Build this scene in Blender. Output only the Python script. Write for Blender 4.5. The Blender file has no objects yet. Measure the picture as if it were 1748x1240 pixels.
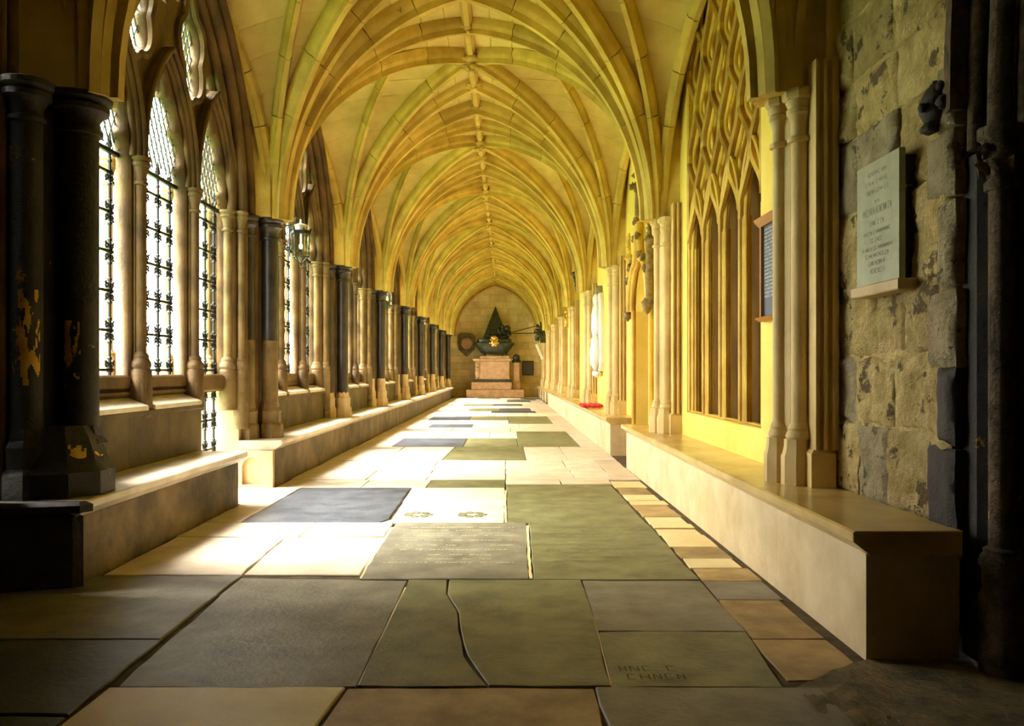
import bpy, bmesh, math, random
from mathutils import Vector, Matrix, noise
sc = bpy.context.scene
C = sc.collection
PI = math.pi
sin, cos, sqrt = math.sin, math.cos, math.sqrt
R = random.Random(7)

# ------------------------------------------------------------------ camera, sky, sun, exposure
cam_d = bpy.data.cameras.new('camera'); cam = bpy.data.objects.new('camera', cam_d); C.objects.link(cam)
cam.location = (0, 0, 1.2); cam.rotation_euler = (PI/2, 0, 0)
cam_d.sensor_width = 36; cam_d.lens = 36*1435/1748
cam_d.shift_x = 11/1748; cam_d.shift_y = 14/1748; cam_d.clip_start = .05; cam_d.clip_end = 500
sc.camera = cam
w = bpy.data.worlds.new('sky'); sc.world = w; w.use_nodes = True
bg = w.node_tree.nodes['Background']; bg.inputs[0].default_value = (1.0, .97, .90, 1); bg.inputs[1].default_value = 9.5
sd = bpy.data.lights.new('sun', 'SUN'); sd.energy = 25; sd.angle = math.radians(32); sd.color = (1, .95, .84)
sun = bpy.data.objects.new('sun', sd); C.objects.link(sun); sun.rotation_euler = (0, math.radians(-37), math.radians(-6))
sun.location = (-20, 10, 30)
sc.view_settings.view_transform = 'Standard'; sc.view_settings.look = 'None'
sc.view_settings.exposure = 1.0; sc.view_settings.gamma = 1; sc.view_settings.use_curve_mapping = False
sc.cycles.max_bounces = 10; sc.cycles.diffuse_bounces = 7; sc.cycles.glossy_bounces = 3
sc.cycles.transparent_max_bounces = 12; sc.cycles.use_denoising = True
sc.cycles.caustics_reflective = False; sc.cycles.caustics_refractive = False

# ------------------------------------------------------------------ measures
B = 4.08; Y0 = 5.05; NP = 9                     # bay length, first pier, number of piers
YP = [Y0 + B*k for k in range(-1, NP)]          # pier lines, from one bay behind the frame
XL, XR, XC = -2.54, 1.69, -.46                  # springers left / right, ridge
ZS, ZR = 2.85, 5.45                             # springing, ridge height
YEND = 39.6
XW = 1.86                                       # right wall face

# ------------------------------------------------------------------ materials
MATS = {}
def stone(name, c1, c2, scale=3., rough=.75, bump=.25, fine=40., c3=None, t3=.62, ioi=.0, spec=.4, s3=2.2, bs=.02, obj=False):
    m = bpy.data.materials.new(name); m.use_nodes = True; nt = m.node_tree; N = nt.nodes; L = nt.links
    b = N['Principled BSDF']; b.inputs['Roughness'].default_value = rough
    b.inputs['Specular IOR Level'].default_value = spec
    if obj: tc = N.new('ShaderNodeTexCoord'); P = tc.outputs['Object']
    else: g = N.new('ShaderNodeNewGeometry'); P = g.outputs['Position']
    n1 = N.new('ShaderNodeTexNoise'); n1.inputs['Scale'].default_value = scale; n1.inputs['Detail'].default_value = 8; n1.inputs['Roughness'].default_value = .62
    L.new(P, n1.inputs['Vector'])
    r1 = N.new('ShaderNodeValToRGB'); r1.color_ramp.elements[0].position = .36; r1.color_ramp.elements[1].position = .66
    r1.color_ramp.elements[0].color = (*c1, 1); r1.color_ramp.elements[1].color = (*c2, 1)
    L.new(n1.outputs[0], r1.inputs[0]); col = r1.outputs[0]
    if c3:
        n3 = N.new('ShaderNodeTexNoise'); n3.inputs['Scale'].default_value = s3; n3.inputs['Detail'].default_value = 6; n3.inputs['Roughness'].default_value = .7
        mp = N.new('ShaderNodeVectorMath'); mp.operation = 'ADD'; mp.inputs[1].default_value = (13.1, 4.7, 8.8)
        L.new(P, mp.inputs[0]); L.new(mp.outputs[0], n3.inputs['Vector'])
        r3 = N.new('ShaderNodeValToRGB'); r3.color_ramp.elements[0].position = t3; r3.color_ramp.elements[1].position = t3+.03
        L.new(n3.outputs[0], r3.inputs[0])
        mx = N.new('ShaderNodeMix'); mx.data_type = 'RGBA'; L.new(r3.outputs[0], mx.inputs[0]); L.new(col, mx.inputs[6]); mx.inputs[7].default_value = (*c3, 1)
        col = mx.outputs[2]
    if ioi:
        oi = N.new('ShaderNodeObjectInfo'); mr = N.new('ShaderNodeMapRange'); mr.inputs[3].default_value = 1-ioi; mr.inputs[4].default_value = 1+ioi
        L.new(oi.outputs['Random'], mr.inputs[0]); vm = N.new('ShaderNodeVectorMath'); vm.operation = 'SCALE'
        L.new(col, vm.inputs[0]); L.new(mr.outputs[0], vm.inputs['Scale']); col = vm.outputs[0]
    L.new(col, b.inputs['Base Color'])
    n2 = N.new('ShaderNodeTexNoise'); n2.inputs['Scale'].default_value = fine; n2.inputs['Detail'].default_value = 6; n2.inputs['Roughness'].default_value = .7
    L.new(P, n2.inputs['Vector'])
    ad = N.new('ShaderNodeMath'); ad.operation = 'ADD'; L.new(n1.outputs[0], ad.inputs[0]); L.new(n2.outputs[0], ad.inputs[1])
    bp = N.new('ShaderNodeBump'); bp.inputs['Strength'].default_value = bump; bp.inputs['Distance'].default_value = bs
    L.new(ad.outputs[0], bp.inputs['Height']); L.new(bp.outputs[0], b.inputs['Normal'])
    MATS[name] = m; return m
def plain(name, c, rough=.5, metal=0, emit=None, es=0, spec=.5):
    m = bpy.data.materials.new(name); m.use_nodes = True; b = m.node_tree.nodes['Principled BSDF']
    N = m.node_tree.nodes; L = m.node_tree.links
    n = N.new('ShaderNodeTexNoise'); n.inputs['Scale'].default_value = 25; n.inputs['Detail'].default_value = 4
    r = N.new('ShaderNodeValToRGB'); r.color_ramp.elements[0].color = (*[x*.75 for x in c], 1); r.color_ramp.elements[1].color = (*[min(1, x*1.15) for x in c], 1)
    L.new(n.outputs[0], r.inputs[0]); L.new(r.outputs[0], b.inputs['Base Color'])
    b.inputs['Roughness'].default_value = rough; b.inputs['Metallic'].default_value = metal; b.inputs['Specular IOR Level'].default_value = spec
    if emit: b.inputs['Emission Color'].default_value = (*emit, 1); b.inputs['Emission Strength'].default_value = es
    return m
M_vault = stone('vault_stone', (.54, .40, .11), (.76, .60, .20), 1.6, .85, .3, 30, c3=(.40, .27, .06), t3=.66, s3=1.4, ioi=.06)
M_rib = stone('rib_stone', (.50, .345, .065), (.74, .55, .13), 2.6, .8, .4, 35, c3=(.22, .14, .03), t3=.70, s3=5, ioi=.14)
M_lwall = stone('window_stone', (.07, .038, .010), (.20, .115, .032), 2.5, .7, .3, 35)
M_pale = stone('pale_stone', (.50, .36, .18), (.72, .55, .30), 3.0, .6, .25, 40)
M_mid = stone('mid_brown_stone', (.14, .09, .03), (.32, .215, .08), 3.0, .6, .25, 40)
M_purb = stone('dark_marble', (.018, .014, .014), (.06, .05, .05), 5., .32, .15, 60, spec=.6)
M_black = stone('blackened_stone', (.012, .009, .006), (.035, .026, .015), 5., .6, .6, 30, c3=(.50, .25, .015), t3=.635, s3=2.9)  # near-black base puts the shade of unlit masonry into the stone; ochre flakes show
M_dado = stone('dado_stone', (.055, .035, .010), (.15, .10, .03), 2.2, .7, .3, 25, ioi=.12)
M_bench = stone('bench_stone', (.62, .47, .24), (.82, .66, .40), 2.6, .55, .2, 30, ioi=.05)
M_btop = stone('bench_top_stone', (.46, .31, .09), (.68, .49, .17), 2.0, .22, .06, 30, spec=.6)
M_lbench = stone('weathered_bench_stone', (.06, .04, .015), (.20, .135, .05), 2.8, .7, .4, 25, c3=(.10, .08, .04), t3=.58, s3=3)  # dark tone holds the shade on the left bench sides
M_lbtop = stone('weathered_bench_top', (.50, .42, .30), (.72, .63, .48), 3., .4, .15, 30)
M_ochre = stone('ochre_limewash', (.80, .60, .09), (.92, .74, .17), 1.5, .75, .15, 25, c3=(.95, .86, .45), t3=.64, s3=4)
M_ochre2 = stone('ochre_tracery', (.52, .31, .035), (.78, .54, .09), 2.5, .6, .15, 35)
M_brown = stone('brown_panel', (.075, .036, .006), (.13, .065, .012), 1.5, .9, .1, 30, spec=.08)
M_rub1 = stone('rubble_stone', (.55, .40, .13), (.92, .74, .32), 7., .9, 1.0, 22, c3=(.20, .14, .06), t3=.56, s3=4.2, ioi=.18, bs=.07)
M_rub2 = stone('rubble_mortar', (.62, .46, .16), (.94, .76, .34), 6., .9, 1.0, 20, c3=(.22, .15, .06), t3=.62, s3=3.5, bs=.06)
M_grey = stone('grey_stone', (.34, .28, .15), (.58, .49, .28), 7., .85, 1.0, 25, c3=(.16, .12, .06), t3=.58, s3=6, ioi=.15, bs=.05)
M_earth = stone('earth_joint', (.05, .035, .015), (.13, .09, .04), 8., .95, .5, 40)
M_fpale = stone('pale_paving', (.55, .44, .32), (.74, .62, .47), 3.2, .5, .25, 30, ioi=.08)
M_fcream = stone('cream_paving', (.72, .57, .27), (.88, .73, .40), 2.4, .5, .2, 30)
M_fgrey = stone('blue_grey_slate', (.045, .052, .066), (.10, .11, .13), 4., .42, .35, 30, ioi=.12)
M_fgreen = stone('green_slate', (.11, .108, .05), (.24, .225, .105), 4., .45, .35, 30, ioi=.15)
M_fdark = stone('dark_slate', (.14, .125, .09), (.27, .245, .175), 4., .45, .35, 30, ioi=.08)
M_fbrown = stone('brown_paving', (.30, .19, .07), (.52, .36, .15), 4., .6, .35, 30, ioi=.18)
M_engr = plain('letter_cut', (.55, .50, .30), .8)
M_engd = plain('dark_letter_cut', (.03, .025, .01), .9)
M_iron = plain('black_iron', (.022, .026, .026), .45, .6)
M_lead = plain('lead', (.05, .05, .05), .6)
M_brass = plain('gilded_brass', (.85, .55, .15), .25, .9)
M_marble = plain('white_marble', (.82, .80, .72), .4)
M_mdark = stone('black_green_marble', (.02, .025, .015), (.07, .075, .04), 9., .25, .1, 40, obj=True)
M_tan = stone('tan_marble', (.45, .27, .13), (.66, .42, .22), 6., .45, .2, 40, obj=True)
M_plaque = stone('green_slate_plaque', (.27, .29, .17), (.36, .38, .23), 5., .5, .1, 50, obj=True)
M_red = plain('poppy_red', (.65, .012, .02), .6)
M_wood = plain('varnished_oak', (.45, .20, .04), .4)
M_board = plain('dark_blue_board', (.05, .07, .10), .4)
M_ink = plain('white_lettering', (.75, .78, .75), .6)
M_grass = plain('grass', (.10, .22, .04), .9)
M_roof = plain('roof_lead', (.25, .25, .25), .8)
M_bulb = plain('lit_bulb', (1, .8, .4), .5, 0, (1, .75, .35), 2)
M_dgreen = plain('dark_green_paint', (.02, .03, .02), .4)
def glassmat(name, tint, mixf):
    m = bpy.data.materials.new(name); m.use_nodes = True; N = m.node_tree.nodes; L = m.node_tree.links
    N.remove(N['Principled BSDF']); out = N['Material Output']
    t = N.new('ShaderNodeBsdfTransparent'); t.inputs[0].default_value = (*tint, 1)
    g = N.new('ShaderNodeBsdfGlossy'); g.inputs['Roughness'].default_value = .08
    mx = N.new('ShaderNodeMixShader'); mx.inputs[0].default_value = mixf
    L.new(t.outputs[0], mx.inputs[1]); L.new(g.outputs[0], mx.inputs[2]); L.new(mx.outputs[0], out.inputs[0]); return m
M_glass = glassmat('leaded_glass', (.93, .96, .92), .06)
M_lglass = glassmat('lantern_glass', (.80, .82, .66), .12)

# ------------------------------------------------------------------ geometry helpers
def mesh_obj(name, me, parent=None, loc=(0, 0, 0)):
    o = bpy.data.objects.new(name, me); C.objects.link(o); o.location = loc
    if parent: o.parent = parent
    return o
def empty(name, loc=(0, 0, 0), rz=0, parent=None):
    o = bpy.data.objects.new(name, None); C.objects.link(o); o.location = loc; o.rotation_euler = (0, 0, rz)
    o.empty_display_size = .2
    if parent: o.parent = parent
    return o
def tag(o, label, cat, group=None, kind=None):
    o['label'] = label; o['category'] = cat
    if group: o['group'] = group
    if kind: o['kind'] = kind
    return o
def struct(o): o['kind'] = 'structure'; return o
def ident(u, v, w): return (u, v, w)
def yz(u, v, w): return (w, u, v)       # plane Y,Z extruded in X
def xz(u, v, w): return (u, w, v)       # plane X,Z extruded in Y
class G:
    def __init__(s): s.v = []; s.f = []
    def add(s, vs, fs):
        n = len(s.v); s.v += [tuple(p) for p in vs]; s.f += [tuple(i+n for i in f) for f in fs]; return s
    def prism(s, poly, w0, w1, ax=ident, c=0., c0=0.):
        n = len(poly); A = sum(poly[i][0]*poly[(i+1) % n][1]-poly[(i+1) % n][0]*poly[i][1] for i in range(n))
        if A < 0: poly = poly[::-1]
        def inset(d):
            if not d: return poly
            out = []
            for i in range(n):
                p0, p, p1 = Vector(poly[i-1]), Vector(poly[i]), Vector(poly[(i+1) % n])
                a = (p-p0).normalized(); b = (p1-p).normalized()
                na = Vector((-a.y, a.x)); nb = Vector((-b.y, b.x)); k = (na+nb)
                q = p + k*(d/max(.3, k.length_squared/2*1.0)) if k.length > .1 else p
                out.append((q.x, q.y))
            return out
        rings = []
        if c0: rings.append((inset(c0), w0)); rings.append((poly, w0+c0))
        else: rings.append((poly, w0))
        if c: rings.append((poly, w1-c)); rings.append((inset(c), w1))
        else: rings.append((poly, w1))
        vs = [ax(p[0], p[1], w_) for r, w_ in rings for p in r]; fs = []
        for k in range(len(rings)-1):
            for i in range(n): fs.append((k*n+i, k*n+(i+1) % n, (k+1)*n+(i+1) % n, (k+1)*n+i))
        fs.append(tuple(range(n))[::-1]); fs.append(tuple((len(rings)-1)*n+i for i in range(n)))
        return s.add(vs, fs)
    def box(s, x0, x1, y0, y1, z0, z1, c=.006):
        return s.prism([(x0, y0), (x1, y0), (x1, y1), (x0, y1)], z0, z1, ident, c, c)
    def lathe(s, prof, cx=0, cy=0, n=16, ph=0, sx=1, sy=1):
        vs = []; fs = []
        for r, z in prof:
            for i in range(n):
                a = 2*PI*i/n+ph; vs.append((cx+r*cos(a)*sx, cy+r*sin(a)*sy, z))
        for k in range(len(prof)-1):
            for i in range(n): fs.append((k*n+i, k*n+(i+1) % n, (k+1)*n+(i+1) % n, (k+1)*n+i))
        fs.append(tuple(range(n))[::-1]); fs.append(tuple((len(prof)-1)*n+i for i in range(n)))
        return s.add(vs, fs)
    def tube(s, path, r, n=8, closed=False):
        sec = [(r*cos(2*PI*i/n), r*sin(2*PI*i/n)) for i in range(n)]
        return s.sweep(path, sec, closed=closed)
    def sweep(s, path, sec, up=None, closed=False, scale=None):
        # section (a,b): a along side vector, b along normal
        P = [Vector(p) for p in path]; m = len(P); n = len(sec); vs = []; fs = []; prev = None
        for i in range(m):
            if closed: t = P[(i+1) % m]-P[i-1]
            else: t = P[min(i+1, m-1)]-P[max(i-1, 0)]
            t.normalize()
            if up is not None:
                sd_ = Vector(up); sd_ = (sd_ - t*sd_.dot(t)).normalized()
            else:
                if prev is None: prev = Vector((0, 0, 1)) if abs(t.z) < .9 else Vector((1, 0, 0))
                sd_ = (prev - t*prev.dot(t)).normalized(); prev = sd_
            nn = t.cross(sd_); k = scale[i] if scale else 1
            for a, b in sec: vs.append(P[i]+sd_*a*k+nn*b*k)
        M_ = m if closed else m-1
        for k in range(M_):
            for i in range(n):
                a = k*n; b = ((k+1) % m)*n; fs.append((a+i, a+(i+1) % n, b+(i+1) % n, b+i))
        if not closed: fs.append(tuple(range(n))[::-1]); fs.append(tuple((m-1)*n+i for i in range(n)))
        return s.add(vs, fs)
    def ball(s, c, r, n=8, m=6, sx=1, sy=1, sz=1, nz=0.):
        vs = []; fs = []
        for j in range(m+1):
            th = PI*j/m
            for i in range(n):
                a = 2*PI*i/n; d = Vector((sin(th)*cos(a), sin(th)*sin(a), cos(th)))
                k = r*(1+nz*noise.noise(d*2.3+Vector(c)*7)) if nz else r
                vs.append((c[0]+d.x*k*sx, c[1]+d.y*k*sy, c[2]+d.z*k*sz))
        for j in range(m):
            for i in range(n): fs.append((j*n+i, (j+1)*n+i, (j+1)*n+(i+1) % n, j*n+(i+1) % n))
        return s.add(vs, fs)
    def mesh(s, name, mat, smooth=None):
        me = bpy.data.meshes.new(name); me.from_pydata(s.v, [], s.f); me.materials.append(mat)
        bm = bmesh.new(); bm.from_mesh(me); bmesh.ops.recalc_face_normals(bm, faces=bm.faces); bm.to_mesh(me); bm.free()
        if smooth: me.shade_smooth() if smooth >= 180 else _auto(me, smooth)
        return me
    def build(s, name, mat, parent=None, smooth=None, loc=(0, 0, 0)):
        return mesh_obj(name, s.mesh(name, mat, smooth), parent, loc)
def _auto(me, ang):
    me.shade_smooth()
    bm = bmesh.new(); bm.from_mesh(me); a = math.radians(ang)
    for e in bm.edges:
        if len(e.link_faces) == 2 and e.calc_face_angle(0) > a: e.smooth = False
    bm.to_mesh(me); bm.free()
def copy_tree(o, loc=None, parent=None, name=None):
    c = o.copy(); C.objects.link(c); c.parent = parent
    if loc is not None: c.location = loc
    for ch in o.children: copy_tree(ch, None, c)
    return c
def plate(name, outlines, depth, bev, mat, xpos, ax='yz'):
    """flat stone plate with real holes: first outline outer, others holes; local (u,v) -> (Y,Z) or (X,Z)"""
    cu = bpy.data.curves.new(name, 'CURVE'); cu.dimensions = '2D'; cu.fill_mode = 'BOTH'
    for ol in outlines:
        sp = cu.splines.new('POLY'); sp.points.add(len(ol)-1); sp.use_cyclic_u = True
        for i, p in enumerate(ol): sp.points[i].co = (p[0], p[1], 0, 1)
    cu.extrude = max(0.001, depth/2-bev); cu.bevel_depth = bev; cu.offset = -bev; cu.bevel_resolution = 0
    o = bpy.data.objects.new(name, cu); C.objects.link(o)
    dg = bpy.context.evaluated_depsgraph_get(); dg.update()
    me = bpy.data.meshes.new_from_object(o.evaluated_get(dg)); bpy.data.objects.remove(o); bpy.data.curves.remove(cu)
    if ax == 'yz': mt = Matrix(((0, 0, 1, xpos), (1, 0, 0, 0), (0, 1, 0, 0), (0, 0, 0, 1)))
    else: mt = Matrix(((1, 0, 0, 0), (0, 0, -1, xpos), (0, 1, 0, 0), (0, 0, 0, 1)))
    me.transform(mt); me.materials.clear(); me.materials.append(mat); me.name = name
    return me
def arch_h(x, a, r):                                # two-centred arch: height at distance x in from the springing
    Rr = (a*a+r*r)/(2*a); return sqrt(max(0, Rr*Rr-(Rr-x)**2))
def arch_pts(cx, z0, a, r, n=12):                   # left springing -> apex -> right springing
    Rr = (a*a+r*r)/(2*a); th = math.atan2(r, Rr-a); L_ = []
    for i in range(n+1):
        t = th*i/n; L_.append((cx-a+Rr-Rr*cos(t), z0+Rr*sin(t)))
    return L_ + [(2*cx-p[0], p[1]) for p in L_[-2::-1]]
def scallop(pts, c, nf, ctr=None, s0=.5):           # foil an open arch (symmetrical) inwards
    n = len(pts); h = (n-1)/2; out = []
    for i, p in enumerate(pts):
        q = min(i, n-1-i)/h; s_ = s0+q*nf; d = c*(1-abs(sin(PI*s_)))
        a = Vector(pts[max(0, i-1)]); b = Vector(pts[min(n-1, i+1)]); t = (b-a).normalized()
        nn = Vector((t.y, -t.x)); out.append((p[0]+nn.x*d, p[1]+nn.y*d))
    return out
def foil(cx, cz, a, b, c, nf, n=64, ph=0., pt=.0):  # closed foiled figure
    out = []
    for i in range(n):
        t = 2*PI*i/n; k = 1+pt*abs(sin(t))**6
        d = c*(1-abs(sin(nf*t/2+ph)))
        out.append((cx+(a-d)*cos(t), cz+(b*k-d)*sin(t)))
    return out

# ------------------------------------------------------------------ ground, floor
XFL, XFR = -2.40, 1.52
floor = struct(empty('floor'))
g = G(); g.prism([(-3.4, -2.7), (2.62, -2.7), (2.62, YEND+.3), (-3.1, YEND+.3), (-3.1, 4.5), (-3.4, 4.5)], -.3, -.014); g.build('bedding', M_earth, floor)
lawn = G()
lawn.box(-60, -3.2, -20, 70, -.5, -.06)
lawn = struct(lawn.build('ground', M_grass))
def jitter_poly(poly, amp=.007, st=.16):
    out = []
    for i, p in enumerate(poly):
        q = poly[(i+1) % len(poly)]; d = math.hypot(q[0]-p[0], q[1]-p[1]); n = max(1, int(d/st))
        for k in range(n):
            t = k/n; x = p[0]+(q[0]-p[0])*t; y = p[1]+(q[1]-p[1])*t
            out.append((x+R.uniform(-amp, amp), y+R.uniform(-amp, amp)))
    return out
def slab(poly, mat, h=None, gap=.005, amp=.006, name='paving_slab'):
    cx = sum(p[0] for p in poly)/len(poly); cy = sum(p[1] for p in poly)/len(poly)
    pl = []
    n = len(poly)
    A = sum(poly[i][0]*poly[(i+1) % n][1]-poly[(i+1) % n][0]*poly[i][1] for i in range(n))
    if A < 0: poly = poly[::-1]
    for i in range(n):
        p0, p, p1 = Vector(poly[i-1]), Vector(poly[i]), Vector(poly[(i+1) % n])
        a = (p-p0).normalized(); b = (p1-p).normalized(); k = Vector((-a.y-b.y, a.x+b.x))
        q = p+k*gap; pl.append((q.x, q.y))
    if cy < 11: pl = jitter_poly(pl, amp)
    g = G(); g.prism(pl, -.06, (R.uniform(-.005, .004) if h is None else h), c=.003 if h is not None else .005)
    return g.build(name, mat, floor)
def row(y0, y1, xs, mats, **k):
    for i in range(len(xs)-1):
        a, b = xs[i], xs[i+1]
        a = a if isinstance(a, tuple) else (a, a); b = b if isinstance(b, tuple) else (b, b)
        slab([(a[0], y0), (b[0], y0), (b[1], y1), (a[1], y1)], mats[i], **k)
P_, D_, Gn, Bl, Br, Cr = M_fpale, M_fdark, M_fgreen, M_fgrey, M_fbrown, M_fcream
# behind and below the frame
row(-2.6, .2, [-2.5, -1.4, -.2, 1.0, 2.2], [D_, Cr, Br, Gn])
row(.2, 1.9, [-2.6, -1.5, -.4, .6, 1.5, 2.6], [Bl, D_, Gn, Br, D_])
row(1.9, 3.2, [-1.51, (-.70, -.61), (.36, .335), 1.2], [Cr, Br, M_fdark])
# left border near
row(1.9, 2.94, [-2.7, -1.53], [Bl]); row(2.94, 3.76, [-2.75, -1.53], [Bl]); row(3.76, 4.54, [-2.75, -1.54], [D_]); row(4.54, 4.95, [-2.75, -1.55], [D_])
slab([(-1.49, 3.2), (-.565, 3.2), (-.555, 4.84), (-1.55, 4.90)], M_fdark)
crack = [(-.33, 4.84), (-.315, 4.55), (-.24, 4.2), (-.215, 3.9), (-.17, 3.55), (-.07, 3.2)]
slab([(-.565, 3.2)] + crack[::-1] + [(-.555, 4.84)], Gn, h=0, gap=.003); slab([(.40, 3.2), (.425, 3.9), (.435, 4.84)] + crack, Gn, h=.001, gap=.003)
slab([(.40, 3.2), (1.065, 3.2), (1.117, 3.89), (.425, 3.89)], Gn, h=-.004); slab([(.425, 3.89), (1.117, 3.89), (1.12, 4.84), (.435, 4.84)], D_)
# right border strips (small stones against the bench)
ys = [3.28, 3.79, 4.44, 4.84, 5.15, 5.42, 5.78, 6.2, 6.45, 6.62, 6.95, 7.3, 7.62, 7.85, 8.2, 8.7, 9.2]
for i in range(len(ys)-1):
    xl = 1.09+.04*min(1, (ys[i]-3.2)/1.5); xr = 1.47+R.uniform(-.03, .02)
    slab([(xl, ys[i]), (xr, ys[i]), (xr, ys[i+1]), (xl+.01, ys[i+1])], [Br, Br, M_fdark, Br, Cr, Br][i % 6] if i < 6 else R.choice([Cr, Br, Cr]), h=R.uniform(-.012, -.002))
# rough worn patch at the foot of the near bench
g = G(); vs = []; fs = []; n1, n2 = 48, 40
for j in range(n2+1):
    for i in range(n1+1):
        x = 1.10+1.3*i/n1; y_ = 1.9+(1.62 if x > 1.5 else 1.30+.32*max(0, (x-1.1)/.4))*j/n2
        q = Vector((x*4, y_*5, 3)); h = noise.noise(q)*.6+noise.noise(q*2.7)*.5+noise.noise(q*7)*.3
        vs.append((x, y_, -.004+.016*h))
for j in range(n2):
    for i in range(n1): fs.append((j*(n1+1)+i, j*(n1+1)+i+1, (j+1)*(n1+1)+i+1, (j+1)*(n1+1)+i))
g.add(vs, fs); g.build('worn_paving', stone('worn_dark_paving', (.08, .065, .03), (.30, .22, .09), 5., .7, 1.0, 20, c3=(.26, .20, .06), t3=.6, s3=3), floor, 180)
# inscribed pair
row(4.84, 6.65, [(-.845, -.87), (.14, .165)], [D_]); row(4.84, 6.65, [(.155, .18), 1.12], [Gn])
row(4.97, 6.1, [-2.39, (-1.56, -1.6), -.86], [P_, P_]); row(6.1, 6.65, [-2.39, -1.5, -.88], [P_, P_])
row(6.65, 8.65, [-2.39, -2.1], [P_]); slab([(-2.1, 6.65), (-.99, 6.65), (-.94, 6.8), (-.97, 8.65), (-2.1, 8.65)], Bl)
slab([(-.99, 6.65), (-.005, 6.65), (-.005, 8.65), (-.965, 8.65), (-.935, 6.8)], P_)
row(6.65, 8.95, [.005, 1.12], [Gn])
row(8.65, 9.3, [-2.39, -1.5, -.82, 0], [P_, P_, Gn]); row(8.95, 9.3, [0, .6, 1.14], [P_, P_])
row(9.3, 10.2, [-2.39, -1.55, -.88, 0, .78, 1.2, 1.5], [P_]*6); row(10.2, 11.3, [-2.39, -.9, 0, .76, 1.2, 1.5], [P_]*5)
row(11.3, 13.3, [-2.39, -1.6, (-.86, -.8), .28, .85, 1.5], [P_, P_, Gn, P_, P_])
row(13.3, 15.1, [-2.39, -1.82, -.68, .2, 1.2, 1.5], [P_, Bl, Gn, Gn, P_]); row(15.1, 16.7, [-2.39, -1.2, -.3, .22, 1.2, 1.5], [P_, P_, P_, Gn, P_])
row(16.7, 17.9, [-2.39, -1.1, .1, 1.5], [P_]*3); row(17.9, 19.1, [-2.39, -1.65, -.72, .3, 1.5], [P_, Bl, P_, P_])
row(19.1, 20.6, [-2.39, -1.2, .07, 1.1, 1.5], [P_, P_, Gn, P_]); row(20.6, 22.4, [-2.39, -1.9, -.9, .06, 1.1, 1.5], [P_, Bl, Gn, Gn, P_])
y = 22.4
k = 0
while y < YEND:
    d = R.uniform(1.2, 2.0); y1 = min(YEND, y+d); xs = [-2.39]
    while xs[-1] < .7: xs.append(xs[-1]+R.uniform(.9, 1.3))
    xs.append(1.5)
    row(y, y1, xs, [R.choice([P_, P_, P_, Gn, Bl]) if 0 < i < len(xs)-2 else P_ for i in range(len(xs)-1)])
    y = y1
# strip of earth against the bench faces, passage floor through the left doorway
row(7.62, 8.72, [-3.2, -2.39], [P_])
g = G(); g.box(-3.75, -3.22, 7.5, 8.9, -.2, -.02); g.build('door_step', P_, floor)
for pth in ([(.147, 4.86), (.152, 5.4), (.160, 6.0), (.172, 6.63)], [(.404, 3.22), (.425, 3.9), (.434, 4.82)], [(-.565, 3.22), (-.562, 4.0), (-.556, 4.82)], [(.002, 6.67), (-.002, 7.6), (.002, 8.63)], [(-.84, 4.86), (-.86, 5.7), (-.872, 6.6)]):
    pp_ = []
    for (x0_, y0_), (x1_, y1_) in zip(pth, pth[1:]):
        for t_ in range(6): pp_.append((x0_+(x1_-x0_)*t_/6, y0_+(y1_-y0_)*t_/6))
    kk = .35 if pth[0][1] < 4 else 1
    lf = [(x-kk*(.005+R.uniform(0, .006)), y) for x, y in pp_]; rt = [(x+kk*(.005+R.uniform(0, .006)), y) for x, y in pp_[::-1]]
    g = G(); g.prism(lf+rt, -.05, .0015 if kk == 1 else -.004); g.build('mortar', M_fcream, floor)
# letter-cut inscriptions (too worn to read): small incised strokes
def inscr(name, rows, mat, hh=.030, z=.0045):
    g = G()
    for (y, x0, x1, wgap) in rows:
        x = x0
        while x < x1:
            wd = R.uniform(.35, .6)*hh; t = R.randrange(4)
            def st(a, b, th=.0045):
                a = Vector(a); b = Vector(b); d = (b-a).normalized(); n_ = Vector((-d.y, d.x))*th/2
                g.add([(p.x, p.y, z) for p in (a-n_, b-n_, b+n_, a+n_)], [(0, 1, 2, 3)])
            st((x, y), (x, y+hh))
            if t == 0: st((x, y+hh), (x+wd, y+hh)); st((x, y), (x+wd, y))
            if t == 1: st((x+wd, y), (x+wd, y+hh)); st((x, y+hh/2), (x+wd, y+hh/2))
            if t == 2: st((x, y+hh), (x+wd, y)); st((x+wd, y), (x+wd, y+hh))
            if t == 3: st((x, y+hh*.98), (x+wd, y+hh*.7)); st((x+wd, y+hh*.7), (x, y+hh*.5))
            x += wd+.35*hh
            if R.random() < wgap: x += .05
    o = g.build(name, mat, floor); o['kind'] = 'stuff'; return o
rws = [(6.42, -.72, .08, .2), (6.30, -.70, .05, .2), (6.1, -.74, .09, .2), (5.93, -.72, .05, .2), (5.76, -.75, -.35, .3), (5.76, -.1, .08, .2), (5.62, -.7, .0, .2), (5.46, -.5, -.1, .2), (5.34, -.5, -.1, .2), (5.24, -.76, .05, .2)]
inscr('worn_inscription', rws, M_engr)
inscr('worn_inscription', [(6.35-.13*i, .3, 1.02, .2) for i in range(9)], plain('faint_letter_cut', (.34, .32, .16), .8), .026)
inscr('worn_inscription', [(3.36, .46, .70, .1), (3.27, .48, .70, .1)], M_engd, .055, .0015)
for cx in (-.73, -.28):
    g = G()
    for k in range(7):
        a = 2*PI*k/7; g.tube([(cx+.09*cos(a)+.035*cos(t*PI/3), 7.0+.09*sin(a)+.035*sin(t*PI/3), .006) for t in range(6)], .004, 5, True)
    
    g.build('carved_roundel', M_fgreen, floor)

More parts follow.
